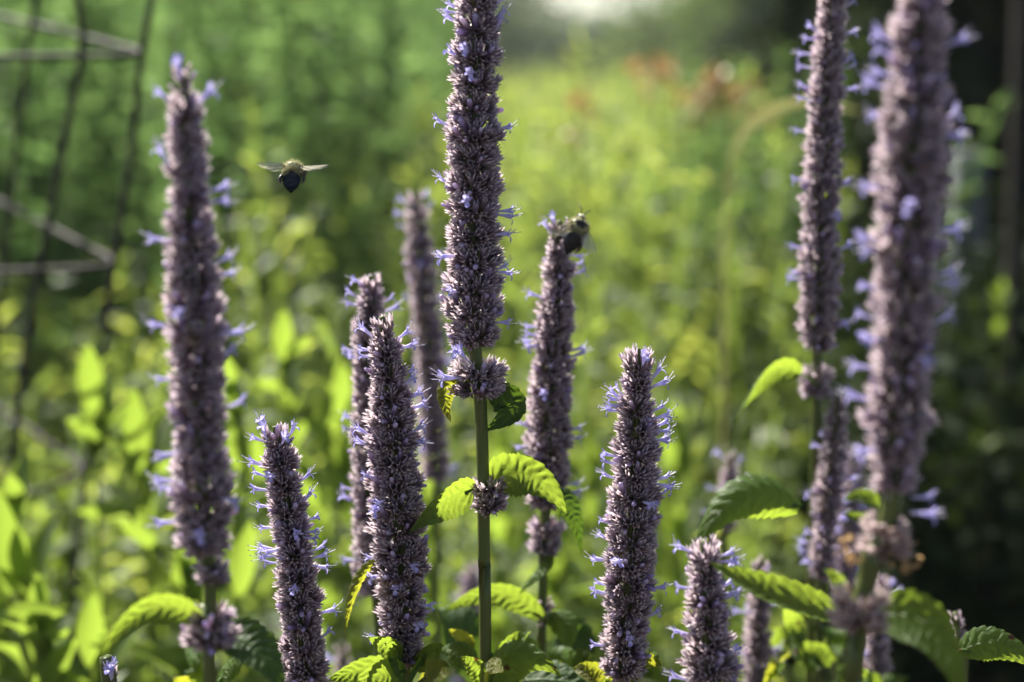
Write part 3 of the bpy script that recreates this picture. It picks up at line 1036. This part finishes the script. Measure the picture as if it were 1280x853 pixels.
Jp, gJ = hyssop('largest blurred spike at the right, with faded whorls and dry brown bits below',
                [(1158, -60, 27.9), (1152, -10, 33.5), (1148, 50, 38.1), (1145, 100, 40.9), (1141, 170, 43.7), (1138, 240, 45.6), (1134, 310, 46.5), (1130, 380, 47.4), (1126, 450, 46.5), (1122, 510, 44.6), (1119, 560, 40.0), (1116, 612, 30.7)],
                0.382, whorls=[(1106, 672, 33, 25), (1074, 762, 37, 26)], stem=[(1110, 650), (1103, 676), (1090, 705), (1081, 735), (1074, 775), (1066, 860), (1062, 930)], stalk_dry=True, stem_r=.0025,
                flowers=[(60, 5, 25), (55, 178, 20), (70, 170, 15), (95, 182, 15), (110, 175, 5), (160, 0, 30), (170, 10, 0), (150, 180, 20), (235, 178, 5), (290, 5, 10), (300, 178, 5), (312, 165, 5), (345, 3, 15), (352, 15, 0), (405, 4, 20), (400, 178, 15), (420, 150, 0), (360, 182, 10), (460, 175, 10), (500, 182, 5), (620, 5, -5), (560, 160, 5), (250, 110, 0), (440, 70, 0), (640, 10, 0)],
                seed=20, fine=.8, bump=1.8, calyx=.0056)
Kp, gK = hyssop('blurred pinkish spike between narrow and largest spikes, half hidden',
                [(1049, 494, 8), (1047, 510, 15), (1042, 560, 19), (1036, 620, 20), (1030, 680, 20), (1026, 722, 16)], 0.64, stem=[(1022, 780), (1018, 880)], nfl=12, seed=22, fine=.6, calyx=.006)
Lp, gL = hyssop('violet shaded spike just behind the blurred pinkish one',
                [(1068, 560, 8), (1066, 580, 15), (1062, 630, 20), (1058, 690, 20), (1054, 735, 16)], 0.78, stem=[(1050, 790), (1046, 880)], nfl=14, seed=23, fine=.5, calyx=.0066, violet=.4)
Mp, gM = hyssop('dark spike under the faded whorl at the bottom right',
                [(1101, 720, 14), (1098, 770, 20), (1094, 820, 21), (1090, 880, 20)], 0.66, stem=[(1088, 930)], nfl=4, seed=24, fine=.6, calyx=.006)
Np, gN = hyssop('short blurred spike at bottom, right of the stout sharp one, cut off below',
                [(880, 676, 12), (881, 692, 24), (882, 730, 27), (884, 780, 32), (887, 840, 36), (890, 900, 36)], 0.452, stem=[(892, 950)],
                flowers=[(695, 10, 30), (700, 20, 10), (795, 180, 10), (690, 175, 30), (850, 180, 10), (740, 10, 0)], nfl=5, seed=25, fine=.8, calyx=.0058)
Op, gO = hyssop('dim spike half hidden under the broad leaf at bottom right',
                [(951, 700, 8), (950, 720, 16), (948, 780, 20), (946, 850, 21), (945, 890, 20)], 0.63, stem=[(944, 930)], nfl=12, seed=26, fine=.6, calyx=.006)
Pp, gP = hyssop('small far spike tip above the broad leaves right of the stout spike',
                [(914, 566, 7), (912, 585, 13), (909, 620, 15), (906, 660, 14)], 0.72, stem=[(903, 720), (900, 880)], flowers=[(575, 170, 50), (580, 20, 50), (600, 0, 5), (612, 180, 0), (640, 180, 0)], seed=27, fine=.5, calyx=.0062)
Qp, gQ = hyssop('dim far spike low behind the bare green stem',
                [(590, 704, 8), (589, 725, 15), (587, 770, 18), (586, 830, 18), (586, 880, 16)], 0.86, stem=[(586, 920)], nfl=12, seed=28, fine=.45, calyx=.0072, violet=.3)
Rp, gR = hyssop('tiny pale spike tip between two leaves at the bottom right corner',
                [(1194, 766, 6), (1196, 782, 12), (1198, 808, 13)], 0.56, stem=[(1199, 840), (1200, 900)], seed=29, fine=.7, calyx=.0055)
Sp, gS = hyssop('single violet flower tip at the bottom left edge',
                [(141, 836, 4), (141, 860, 9), (141, 890, 12)], 0.47, stem=[(141, 930)], flowers=[(846, 80, 75), (848, 100, 70)], seed=30, fine=.7)
Tp, gT = hyssop('pale blurred spike tip low behind the sharp leaning one',
                [(428, 806, 6), (428, 826, 12), (427, 880, 15)], 0.72, stem=[(427, 930)], nfl=5, seed=31, fine=.5, calyx=.0062)

# dry brown bits and a green knob on the blunt stem
m = MB()
kn = PV(1087, 703, .381)
V, F, T = ringed([(-.008, .0020, 0), (-.004, .0027, .3), (0, .0031, .6), (.003, .0027, .8), (.005, .001, 1)], 12)
m.add(np.array(V) + kn - gJ, F + [tuple(48 + j for j in range(12))])
m.build('green_knob', M_STEM, Jp)
M_DRY = foliage_mat('dry_petal', (0.30, 0.17, 0.07), (0.42, 0.27, 0.13), (0.42, 0.25, 0.10), (0.5, 0.33, 0.16), 0.4)
rg = np.random.default_rng(77)
for (x, y) in ((1062, 690), (1128, 698), (1112, 688)):
    m = MB()
    n = 15
    d = norm(rg.normal(0, 1, (n, 3)) + [0.6 if x > 1100 else -0.6, -.2, -.2])
    m.inst(LEAFP, leaf_mats(d, rg.normal(0, 1, (n, 3)), rg.uniform(.002, .005, n), rg.uniform(.0014, .0024, n)), np.tile(PV(x, y, .380) - gJ, (n, 1)) + rg.normal(0, .0022, (n, 3)), rg.uniform(0, 1, (n, 2)))
    m.build('dry_bract', M_DRY, Jp)

# ---- hyssop leaves, each one where the photo has it
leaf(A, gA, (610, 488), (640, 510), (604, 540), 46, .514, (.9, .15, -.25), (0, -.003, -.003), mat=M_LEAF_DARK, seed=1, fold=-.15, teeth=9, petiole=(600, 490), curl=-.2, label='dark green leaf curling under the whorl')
leaf(A, gA, (574, 474), (557, 494), (564, 528), 30, .505, (.95, .2, .1), (0, 0, -.004), mat=M_LEAF_WORN, seed=2, fold=.35, teeth=8, petiole=(597, 484), curl=.3, label='small yellowed leaf with brown edge')
leaf(A, gA, (592, 612), (553, 628), (512, 666), 56, .508, (.35, .85, -.1), (0, -.008, -.016), seed=3, fold=.35, teeth=10, petiole=(604, 616))
leaf(Fp, gF, (694, 616), (716, 640), (727, 692), 30, .545, (.9, .3, .3), (0, 0, 0), seed=54, fold=.3, teeth=8, petiole=(690, 606), mat=M_LEAF_DARK)  # stands in for the next leaf's drooping half, shade put into dark colour
leaf(A, gA, (614, 603), (664, 594), (708, 642), 60, .512, (.30, .90, -.25), (.002, -.006, -.006), seed=4, fold=-.2, teeth=10, petiole=(606, 612), curl=-.25)
leaf(Cc_, gC, (472, 700), (446, 738), (432, 792), 22, .503, (.7, -.1, .6), (0, -.004, -.008), mat=M_LEAF_WORN, seed=5, fold=.9, teeth=9, petiole=(490, 690))
leaf(Cc_, gC, (500, 836), (452, 838), (408, 852), 38, .515, (0, .9, -.1), (0, -.006, -.01), seed=6, fold=.3, teeth=9)
leaf(Cc_, gC, (505, 842), (470, 846), (430, 870), 44, .49, (.1, .95, 0), (0, -.004, -.01), seed=7, fold=.3, teeth=9, mat=M_LEAF)
leaf(Cc_, gC, (520, 838), (540, 812), (556, 806), 36, .500, (.8, -.5, .1), (0, 0, 0), seed=8, fold=.8, teeth=8)
leaf(Fp, gF, (690, 694), (674, 712), (650, 742), 26, .58, (.7, .6, .1), (0, -.004, -.01), seed=9, fold=.35, teeth=8, petiole=(680, 690))
leaf(Fp, gF, (676, 772), (620, 742), (552, 768), 36, .575, (.1, .95, -.25), (0, 0, 0), seed=10, fold=.3, teeth=12, petiole=(679, 776))
leaf(Fp, gF, (684, 770), (706, 786), (704, 822), 40, .58, (.9, .3, -.2), (0, -.006, -.01), seed=11, fold=.5, teeth=9, petiole=(679, 768), mat=M_LEAF)
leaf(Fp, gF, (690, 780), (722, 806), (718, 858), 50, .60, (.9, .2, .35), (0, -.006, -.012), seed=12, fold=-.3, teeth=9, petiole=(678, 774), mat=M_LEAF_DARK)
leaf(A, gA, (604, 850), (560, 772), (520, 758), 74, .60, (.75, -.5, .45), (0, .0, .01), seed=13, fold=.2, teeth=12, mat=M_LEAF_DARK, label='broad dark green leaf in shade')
leaf(A, gA, (612, 862), (650, 826), (702, 846), 54, .515, (.2, .9, -.2), (0, -.005, -.01), seed=14, fold=.45, teeth=10)
leaf(A, gA, (612, 856), (640, 812), (664, 790), 40, .53, (.9, .4, -.2), (0, -.002, 0), seed=15, fold=.55, teeth=9)
leaf(A, gA, (604, 850), (590, 832), (574, 822), 30, .512, (.4, .9, 0), (0, -.004, -.004), seed=16, fold=.5, teeth=7)
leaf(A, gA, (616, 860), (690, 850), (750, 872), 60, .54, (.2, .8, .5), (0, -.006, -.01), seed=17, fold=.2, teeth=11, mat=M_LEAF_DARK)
leaf(Ip, gI, (1000, 468), (958, 468), (918, 530), 36, .635, (.4, .8, -.1), (0, -.006, -.014), seed=18, fold=.5, teeth=9, petiole=(1019, 480))
leaf(Kp, gK, (1000, 634), (925, 622), (866, 690), 62, .56, (.1, .85, .35), (0, -.008, -.016), seed=19, fold=-.45, teeth=11, mat=M_LEAF)
leaf(Jp, gJ, (1052, 772), (960, 742), (888, 704), 56, .43, (.1, .7, .7), (0, -.004, .0), seed=20, fold=.5, teeth=11, petiole=(1072, 772), mat=M_LEAF)
leaf(Jp, gJ, (1062, 760), (1042, 728), (1030, 712), 30, .40, (.6, .4, .6), (0, 0, 0), seed=21, fold=.5, teeth=8)
leaf(Jp, gJ, (1092, 776), (1160, 784), (1204, 880), 66, .39, (.5, .85, .05), (0, -.008, -.02), seed=22, fold=-.2, teeth=12, petiole=(1074, 772), mat=M_LEAF)
leaf(Rp, gR, (1200, 816), (1250, 806), (1310, 842), 44, .50, (0, .9, .2), (0, -.004, -.008), seed=23, fold=.3, teeth=11, mat=M_LEAF)
leaf(Jp, gJ, (1094, 640), (1080, 622), (1052, 628), 26, .40, (.2, .8, .5), (0, 0, 0), seed=24, fold=.4, teeth=7)
leaf(Jp, gJ, (1098, 660), (1080, 652), (1050, 640), 24, .41, (.2, .8, .5), (0, 0, 0), seed=25, fold=.5, teeth=7)
leaf(Hp, gH, (248, 776), (185, 762), (124, 828), 42, .41, (.3, .85, .1), (0, -.006, -.012), seed=26, fold=.55, teeth=11, petiole=(262, 784))
leaf(Hp, gH, (258, 782), (236, 758), (206, 752), 24, .42, (.1, .7, .7), (0, 0, 0), seed=27, fold=.4, teeth=8)
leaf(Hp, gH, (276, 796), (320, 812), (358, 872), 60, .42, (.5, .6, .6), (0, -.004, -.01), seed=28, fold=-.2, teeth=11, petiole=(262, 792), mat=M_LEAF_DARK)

rg = np.random.default_rng(21)
for (rt, gg, x0, y0, Yb, n) in ((A, gA, 606, 868, .52, 10), (Cc_, gC, 508, 868, .50, 7), (Fp, gF, 677, 850, .57, 8), (Gp, gG, 780, 884, .52, 5), (Np, gN, 892, 930, .47, 4), (Op, gO, 945, 900, .6, 5), (Ip, gI, 1012, 840, .62, 7), (Jp, gJ, 1066, 890, .41, 4), (Hp, gH, 264, 890, .43, 4), (Tp, gT, 427, 900, .66, 5), (Mp, gM, 1090, 900, .62, 4)):
    for q in range(n):
        a = rg.uniform(-1, 1)
        ln = rg.uniform(26, 62)
        bx, by = x0 + a * 22, y0 - rg.uniform(4, 44)
        tx, ty = bx + math.copysign(ln * (.4 + .6 * abs(a)), a), by - rg.uniform(-14, 46)
        z = rg.uniform(-.02, .03)
        leaf(rt, gg, (bx, by), ((bx + tx) / 2, min(by, ty) - rg.uniform(-2, 12) + abs(by - ty) * .4), (tx, ty), ln * rg.uniform(.5, .75), Yb + z,
             (rg.uniform(0, .7), rg.uniform(.4, 1), rg.uniform(-.5, .5)), (0, rg.uniform(-.006, .006), rg.uniform(-.02, .02)), seed=500 + q + int(x0), fold=rg.uniform(-.3, .7), wave=.14,
             teeth=8, nv=66, nu=10, petiole=(x0 + a * 3, y0), mat=[M_LEAF, M_LEAF, M_LEAF_DARK, M_LEAF_WORN][int(rg.integers(0, 4))], quilt=1.3)

# ------------------------------------------------------------------ lance-leaved weeds behind the spikes
WEED = 'lance-leaved weeds in the sun behind the spikes'
weed_leaves = []
for s in range(3):
    m = leaf_mesh((0, 0, 0), (0, 0.030, 0.006 - .004 * s), (0, 0.060, 0.002 - .010 * s), 0.022 + .002 * s, (1, 0, 0), fold=.25 + .1 * s, teeth=0, seed=40 + s, nv=14, nu=6, shape='lance', quilt=0)
    weed_leaves.append(m.mesh('leaf', M_WEED))


def weed(px, py, Y, nodes, sc, seed, label):
    rg = np.random.default_rng(seed)
    top = PV(px, py, Y)
    root = thing('lance_leaved_weed', label, 'plant', (top[0] + rg.normal(0, .02), Y + rg.normal(0, .02), 0), WEED)
    off = np.array(root.location)
    c = catmull([[0, 0, -.02], (top - off) * [.4, .4, .5], top - off - [0, 0, .02]], 30)
    m = MB()
    tube(m, c, np.linspace(.0026, .0010, 30), 7)
    m.build('stem', M_STEM, root)
    ph = rg.uniform(0, 3.14)
    for i in range(nodes):
        z = 1 - (i / nodes) * min(0.75, 0.028 * nodes * sc / max(.1, top[2]))
        p = c[int(round(z * 29))] + (c[min(29, int(round(z * 29)) + 1)] - c[int(round(z * 29))]) * 0
        for q in (0, 1):
            a = ph + i * 1.57 + q * math.pi + rg.normal(0, .25)
            el = R(80 - 5 * i) if i < 5 else R(rg.uniform(30, 62))
            el += rg.normal(0, .15)
            d = Vector((math.cos(a) * math.cos(el), math.sin(a) * math.cos(el), math.sin(el)))
            x = d.cross(Vector((0, 0, 1))).normalized()
            zz = x.cross(d)
            mt = Matrix((x, d, zz)).transposed().to_4x4()
            o = link('leaf', weed_leaves[int(rg.integers(0, 3))], root)
            s = sc * rg.uniform(.75, 1.2) * (0.55 + .45 * min(1, i / 2))
            o.matrix_local = Matrix.Translation(Vector(p)) @ mt @ Matrix.Rotation(rg.normal(0, .3), 4, 'Y') @ Matrix.Scale(s, 4)
    return root


special = [
    (114, 430, .92, 4, .85, 'lance-leaved weed with one upright glowing leaf left of the large blurred spike'),
    (172, 486, .92, 4, .95, 'lance-leaved weed with tall upright glowing leaves beside the large blurred spike'),
    (356, 388, .98, 5, .70, 'lance-leaved weed whose top rises right above the sharp leaning spike'),
    (426, 458, .95, 4, .90, 'lance-leaved weed with a glowing leaf just left of the twin spikes'),
    (290, 448, .9, 8, .7, 'lance-leaved weed peeping out on the right of the large blurred spike'),
    (18, 612, .8, 8, 1.0, 'lance-leaved weed with large leaves at the left edge'),
    (118, 740, .75, 7, .9, 'lance-leaved weed with upright leaf low at the left'),
    (232, 690, .8, 8, .9, 'lance-leaved weed behind the foot of the large blurred spike'),
    (50, 745, .72, 6, .9, 'lance-leaved weed with flat leaves in the bottom left corner'),
]
weeds = [weed(px, py, Y, nd, s, 300 + i, lab) for i, (px, py, Y, nd, s, lab) in enumerate(special)]
for i, (k, b_, t_, w) in enumerate([
        (0, (120, 520), (110, 430), 34), (0, (132, 560), (96, 520), 22), (1, (172, 602), (168, 486), 36), (1, (176, 600), (222, 572), 26), (1, (165, 640), (96, 640), 26),
        (2, (352, 452), (355, 386), 28), (2, (360, 446), (388, 422), 18), (2, (350, 490), (322, 474), 20), (3, (414, 548), (434, 458), 38), (3, (410, 560), (384, 520), 24),
        (4, (287, 498), (284, 446), 26), (5, (14, 745), (-4, 610), 44), (5, (40, 742), (20, 660), 34), (8, (8, 768), (82, 766), 36), (8, (52, 812), (86, 786), 30),
        (6, (112, 836), (116, 742), 36), (7, (236, 765), (228, 690), 36), (7, (298, 750), (314, 650), 32), (6, (52, 836), (116, 856), 30), (7, (200, 690), (150, 652), 26),
        (4, (308, 600), (290, 520), 30), (3, (395, 640), (378, 570), 30), (2, (330, 600), (318, 540), 26)]):
    off = np.array(weeds[k].location)
    Y = off[1]
    p0, p1 = PV(*b_, Y), PV(*t_, Y - .022)
    m = leaf_mesh(p0 - off, (p0 + p1) / 2 - off + [0, -.002, .001], p1 - off, w * scale_at(b_[1], Y), 1.0 * norm(np.cross(p1 - p0, FWD * .55 + np.array(SV) * .6 + RIGHT * .15 * (1 if i % 2 else -1))), fold=.3, teeth=0, seed=90 + i, nv=18, nu=6, shape='lance', quilt=.3)
    st = norm(p0 - p1)
    tube(m, catmull([p0 - off + norm(p1 - p0) * .002, p0 - off + st * .006 + [0, .002, -.002], p0 - off + st * .010 + [0, .006, -.008]], 6), .0008, 5)
    m.build('leaf', M_WEED, weeds[k])
weed(1254, 352, 1.7, 3, .8, 350, 'lone lit weed tip standing out against the dark evergreens at the right edge')
weed(1222, 520, 1.6, 3, .7, 351, 'dim weed tip against the dark evergreens behind the largest spike')
rg = np.random.default_rng(8)
for i in range(38):
    px = rg.uniform(-40, 860)
    Y = rg.uniform(1.12 if px < 470 else .95, 1.75)
    py = 520 + rg.uniform(-40, 190) + (110 if px < 250 else 0) - (30 if px > 650 else 0)
    weed(px, py, Y, 7, rg.uniform(.85, 1.25), 400 + i, 'sunlit yellow-green weed in the blurred mass behind the flower spikes')

# ------------------------------------------------------------------ orange flowers and an arching grass blade
for i, (px, py, Y, lab) in enumerate([
        (722, 145, 2.3, 'blurred orange flower, leftmost of the group at the meadow top'),
        (820, 96, 2.3, 'pale orange flower standing highest beyond the meadow'),
        (882, 116, 2.3, 'blurred orange flower beside a smaller reddish one, above the meadow'),
        (856, 138, 2.3, 'small reddish orange flower low at the meadow top'),
        (905, 128, 2.3, 'yellowish orange flower right of the orange cluster'),
        (934, 132, 2.3, 'thin reddish flower at the right end of the orange group')]):
    top = PV(px, py, Y)
    root = thing('orange_flower', lab, 'flower', (top[0], Y, 0), 'orange flowers beyond the meadow')
    m = MB()
    tube(m, catmull([[0, 0, -.02], [.02, 0, top[2] * .5], [0, 0, top[2]]], 10), .003, 6)
    m.build('stem', M_STEM, root)
    rg = np.random.default_rng(60 + i)
    m = MB()
    n = 18
    d = norm(rg.normal(0, 1, (n, 3)) + [0, 0, .4])
    L = np.full(n, .026 if i not in (3, 5) else .022)
    m.inst(LEAFP, leaf_mats(d, rg.normal(0, 1, (n, 3)), L, L * .6), np.tile([0, 0, top[2]], (n, 1)) + d * .012 + rg.normal(0, .008, (n, 3)) * [1, 1, 1.3], rg.uniform(0, 1, (n, 2)))
    m.build('petals', M_ORANGE, root, smooth=False)

Yg = 1.25
pts = catmull([PV(915, 700, Yg) * [1, 1, 0], PV(905, 420, Yg), PV(908, 260, Yg), PV(925, 175, Yg), PV(965, 140, Yg), PV(1015, 127, Yg), PV(1075, 140, Yg)], 40)
m = MB()
V, F = [], []
for i, p in enumerate(pts):
    w = (.0058 * (1 - (i / 39) ** 3) + .0008) * min(1.0, 0.22 + max(0, i - 16) / 10)
    n_ = np.array([.25, -.3, .9])
    T = norm(pts[min(39, i + 1)] - pts[max(0, i - 1)])
    x = norm(np.cross(T, [.1, 1, .15]))
    V += [p - x * w, p + np.array([0, .0015, 0]), p + x * w]
    if i:
        F += [((i - 1) * 3, (i - 1) * 3 + 1, i * 3 + 1, i * 3), ((i - 1) * 3 + 1, (i - 1) * 3 + 2, i * 3 + 2, i * 3 + 1)]
m.add(V, F, (0, .7, 0))
gb = m.build('grass_blade', M_GRASS)
tag(gb, 'pale arching grass blade left of the narrow blurred spike', 'grass')

# ------------------------------------------------------------------ bumblebees
YEL, PALE, BLK, BRN = (0.37, 0.35, 0.19), (0.55, 0.52, 0.36), (0.010, 0.010, 0.012), (0.04, 0.03, 0.02)


def wing_mat():
    m, nt, out = newmat('wing_membrane')
    p = N(nt, 'ShaderNodeBsdfPrincipled')
    p.inputs['Base Color'].default_value = (0.50, 0.45, 0.32, 1)
    p.inputs['Roughness'].default_value = 0.18
    p.inputs['Specular IOR Level'].default_value = 0.9
    t = N(nt, 'ShaderNodeBsdfTransparent')
    mx = N(nt, 'ShaderNodeMixShader')
    mx.inputs[0].default_value = 0.42
    nt.links.new(t.outputs[0], mx.inputs[1])
    nt.links.new(p.outputs[0], mx.inputs[2])
    nt.links.new(mx.outputs[0], out.inputs[0])
    return m


M_WING = wing_mat()
M_VEIN = rough_mat('wing_vein', (.05, .035, .02), (.10, .07, .04), 40, .4)


def bumblebee(label, mtx, wing_dirs, abd_bend, seed, spot=False, sizes=(1, 1), legs_down=1.0):
    """Local axes: +x forward (head), +z back of the bee, +-y sides. Length about 15 mm."""
    root = thing('bumblebee', label, 'bee')
    root.matrix_world = mtx
    rg = np.random.default_rng(seed)
    # body: one loft from the face to the tail
    prof = [(.0078, .0004, -.0012), (.0076, .0013, -.0012), (.0068, .0019, -.0010), (.0058, .0021, -.0007), (.0050, .0017, -.0003), (.0046, .0016, 0), (.0040, .0027, .0002),
            (.0028, .0037, .0006), (.0012, .0042, .0008), (-.0004, .0040, .0007), (-.0018, .0030, .0003), (-.0024, .0020, 0), (-.0029, .0022, 0), (-.0036, .0034, .0000),
            (-.0050, .0042, 0), (-.0064, .0041, 0), (-.0080, .0034, 0), (-.0095, .0024, 0), (-.0109, .0013, 0), (-.0120, .0003, 0)]
    n = 20
    V, C, F, Nn, ctr = [], [], [], [], []
    for i, (x, r, z) in enumerate(prof):
        bx, bz = x, z
        ang = 0.0
        if x < -.0024:                       # abdomen droops
            q = -.0024 - x
            ang = abd_bend * min(1, q / .004)
            bx = -.0024 - q * math.cos(abd_bend * min(1, q / .008 + .5))
            bz = -q * math.sin(abd_bend * min(1, q / .008 + .5))
        for j in range(n):
            a = 2 * math.pi * j / n
            rr = r * (1.0 if x > -.0024 else (1 + .03 * math.cos(i * 3.1)))
            loc = np.array([bx + rr * .9 * math.sin(a) * math.sin(ang), rr * math.cos(a) * 1.04, bz + rr * .93 * math.sin(a) * math.cos(ang)])
            V.append(loc)
            thorax = -.0020 < x < .0046
            if thorax:
                c = YEL if not (spot and (math.cos(a) / .62) ** 2 + ((x - .0008) / .0022) ** 2 < 1 and math.sin(a) > 0) else BLK
            elif x >= .0046:
                c = PALE if (x > .006 and math.sin(a) > .2) else BLK
            elif x > -.0040:
                c = YEL if math.sin(a) > -.2 else BLK
            else:
                c = BLK
            C.append(c)
            ctr.append((bx, 0, bz))
    for i in range(len(prof) - 1):
        for j in range(n):
            F.append((i * n + j, (i + 1) * n + j, (i + 1) * n + (j + 1) % n, i * n + (j + 1) % n))
    F.append(tuple(range(n)))
    F.append(tuple((len(prof) - 1) * n + j for j in range(n - 1, -1, -1)))
    V, C, ctr = np.array(V), np.array(C), np.array(ctr)
    m = MB()
    m.add(V, F, C)
    m.build('body', M_BEE, root)
    # fur
    m = MB()
    hair = (np.array([[-.5, 0, 0], [.5, 0, 0], [0, 1, 0]]), [(0, 1, 2)], np.zeros(3))
    xx = np.repeat([p[0] for p in prof], n)
    for (mask, cnt, ln, colr) in (((xx < .0046) & (xx > -.0038), 3600, .0017, None), ((xx >= .0046), 260, .0009, None), ((xx <= -.0038), 1500, .0008, BLK)):
        ids = np.nonzero(mask)[0]
        pick = rg.choice(ids, cnt)
        pos = V[pick]
        nr = norm(pos - ctr[pick])
        k = rg.choice(ids, cnt)
        jit = rg.normal(0, .00032, (cnt, 3))
        pos = pos + jit - nr * .0003
        d = norm(nr + rg.normal(0, .25, (cnt, 3)) + [-.25, 0, 0])
        x = norm(np.cross(d, rg.normal(0, 1, (cnt, 3))))
        L = ln * rg.uniform(.6, 1.2, cnt)
        Mx = np.stack([x * .00016, d * L[:, None], np.cross(x, d)], -1)
        mm = (np.einsum('nij,mj->nmi', Mx, hair[0]) + pos[:, None, :])
        cc = C[pick] if colr is None else np.tile(colr, (cnt, 1))
        cc = cc * rg.uniform(.8, 1.3, (cnt, 1))
        m.v.append(mm.reshape(-1, 3)); m.c.append(np.repeat(cc, 3, axis=0)); m.uv.append(np.zeros((cnt * 3, 2)))
        m.f.append(np.arange(cnt * 3).reshape(-1, 3) + m.n); m.n += cnt * 3
    m.build('fur', M_FUR, root, smooth=False)
    # eyes
    for s in (-1, 1):
        m = MB()
        Vv, Ff, _ = ringed([(-.0012, .0001, 0), (-.0009, .0005, 0), (0, .0007, 0), (.0009, .0005, 0), (.0012, .0001, 0)], 10)
        m.add(np.array(Vv) * [.9, .8, 1] + [.0064, s * .0018, -.0008], Ff, (.012, .009, .008))
        m.build('eye', M_BEE, root)
        m = MB()
        tube(m, catmull([[.0074, s * .0006, -.0004], [.0092, s * .0012, .0006], [.0102, s * .0019, .0002], [.0120, s * .0030, -.0008]], 9), np.linspace(.00022, .00017, 9), 6, col=BLK)
        m.build('antenna', M_BEE, root)
        for (x0, fx, ln) in ((.0030, .0030, 1.0), (.0010, -.0005, 1.1), (-.0008, -.0042, 1.25)):
            m = MB()
            kp = np.array([[x0, s * .0022, -.0026], [x0 + fx * .3, s * .0048, -.0036 * legs_down], [x0 + fx * .9, s * .0056, -.0062 * ln * legs_down], [x0 + fx * 1.2, s * .0050, -.0088 * ln * legs_down], [x0 + fx * 1.2 + .0008, s * .0052, -.0104 * ln * legs_down]])
            tube(m, catmull(kp, 13), np.interp(np.linspace(0, 4, 13), [0, 1, 2, 3, 4], [.0006, .0006, .00055 if fx > -.003 else .0009, .0003, .00016]), 7, col=BRN)
            m.build('leg', M_BEE, root)
    # wings: fore and hind on each side
    for s in (-1, 1):
        for (kk, (ln, wd, x0)) in enumerate(((.0140, .0044, .0014), (.0094, .0032, -.0006))):
            d = np.array(wing_dirs[0 if s > 0 else 1][kk]) * [1, s, 1]
            d = norm(d)
            chord = norm(np.array([-1, 0, 0]) - d * np.dot([-1, 0, 0], d))
            chord = norm(chord + np.array([0, 0, -.25]))
            chord = norm(chord - d * np.dot(chord, d))
            nz = np.cross(d, chord)
            b0 = np.array([x0, s * .0030, .0024])
            m = MB()
            V2, F2 = [], []
            for i in range(15):
                q = i / 14
                c = wd * (0.16 + 0.95 * math.sin(math.pi * q ** .8 * .62) ** 1.2) * (1 - q ** 7 * .9)
                for u in (0, .33, .66, 1):
                    V2.append(b0 + d * ln * q + chord * (c * u - wd * .12 * math.sin(q * 3)) + nz * (.0004 * math.sin(q * 4 + u * 3) + .00025 * math.cos(u * 14)))
                if i:
                    for j in range(3):
                        F2.append(((i - 1) * 4 + j, (i - 1) * 4 + j + 1, i * 4 + j + 1, i * 4 + j))
            m.add(V2, F2)
            w = m.build('wing', M_WING, root)
            v = MB()
            V2 = np.array(V2).reshape(15, 4, 3)
            for u, e in ((0, 15), (1, 12), (2, 10)):
                tube(v, V2[:e, u] + nz * .00003, np.linspace(.00016, .00006, e), 5)
            for i in (5, 8, 11):
                tube(v, V2[i, :3] + nz * .00003, .00007, 4)
            v.build('veins', M_VEIN, w)
    return root


def basis(fwd, upv, loc, sc):
    f = Vector(norm(fwd))
    u = Vector(norm(upv))
    y = u.cross(f).normalized()
    z = f.cross(y)
    return Matrix.Translation(Vector(loc)) @ Matrix((f, y, z)).transposed().to_4x4() @ Matrix.Scale(sc, 4)


bumblebee('bumblebee in mid-air seen from behind, wings spread, beside the blurred left spike',
          basis(FWD * .90 + UP * .42, UP * .9 - FWD * .42, PV(366, 214, .512), .76),
          (((-.05, 1, .10), (-.25, 1, .0)), ((-.05, 1, .02), (-.25, 1, -.05))), R(46), 1, legs_down=.35)
bumblebee('bumblebee clinging to the tip of a flower spike, its dark abdomen towards us',
          basis(UP * .80 + RIGHT * .30 + FWD * .35, -FWD * .85 + UP * .30 + RIGHT * .30, PV(722, 286, .566), .90),
          (((-.75, .7, .10), (-.85, .6, .1)), ((-.8, .55, .25), (-.9, .5, .2))), R(18), 2, spot=True)
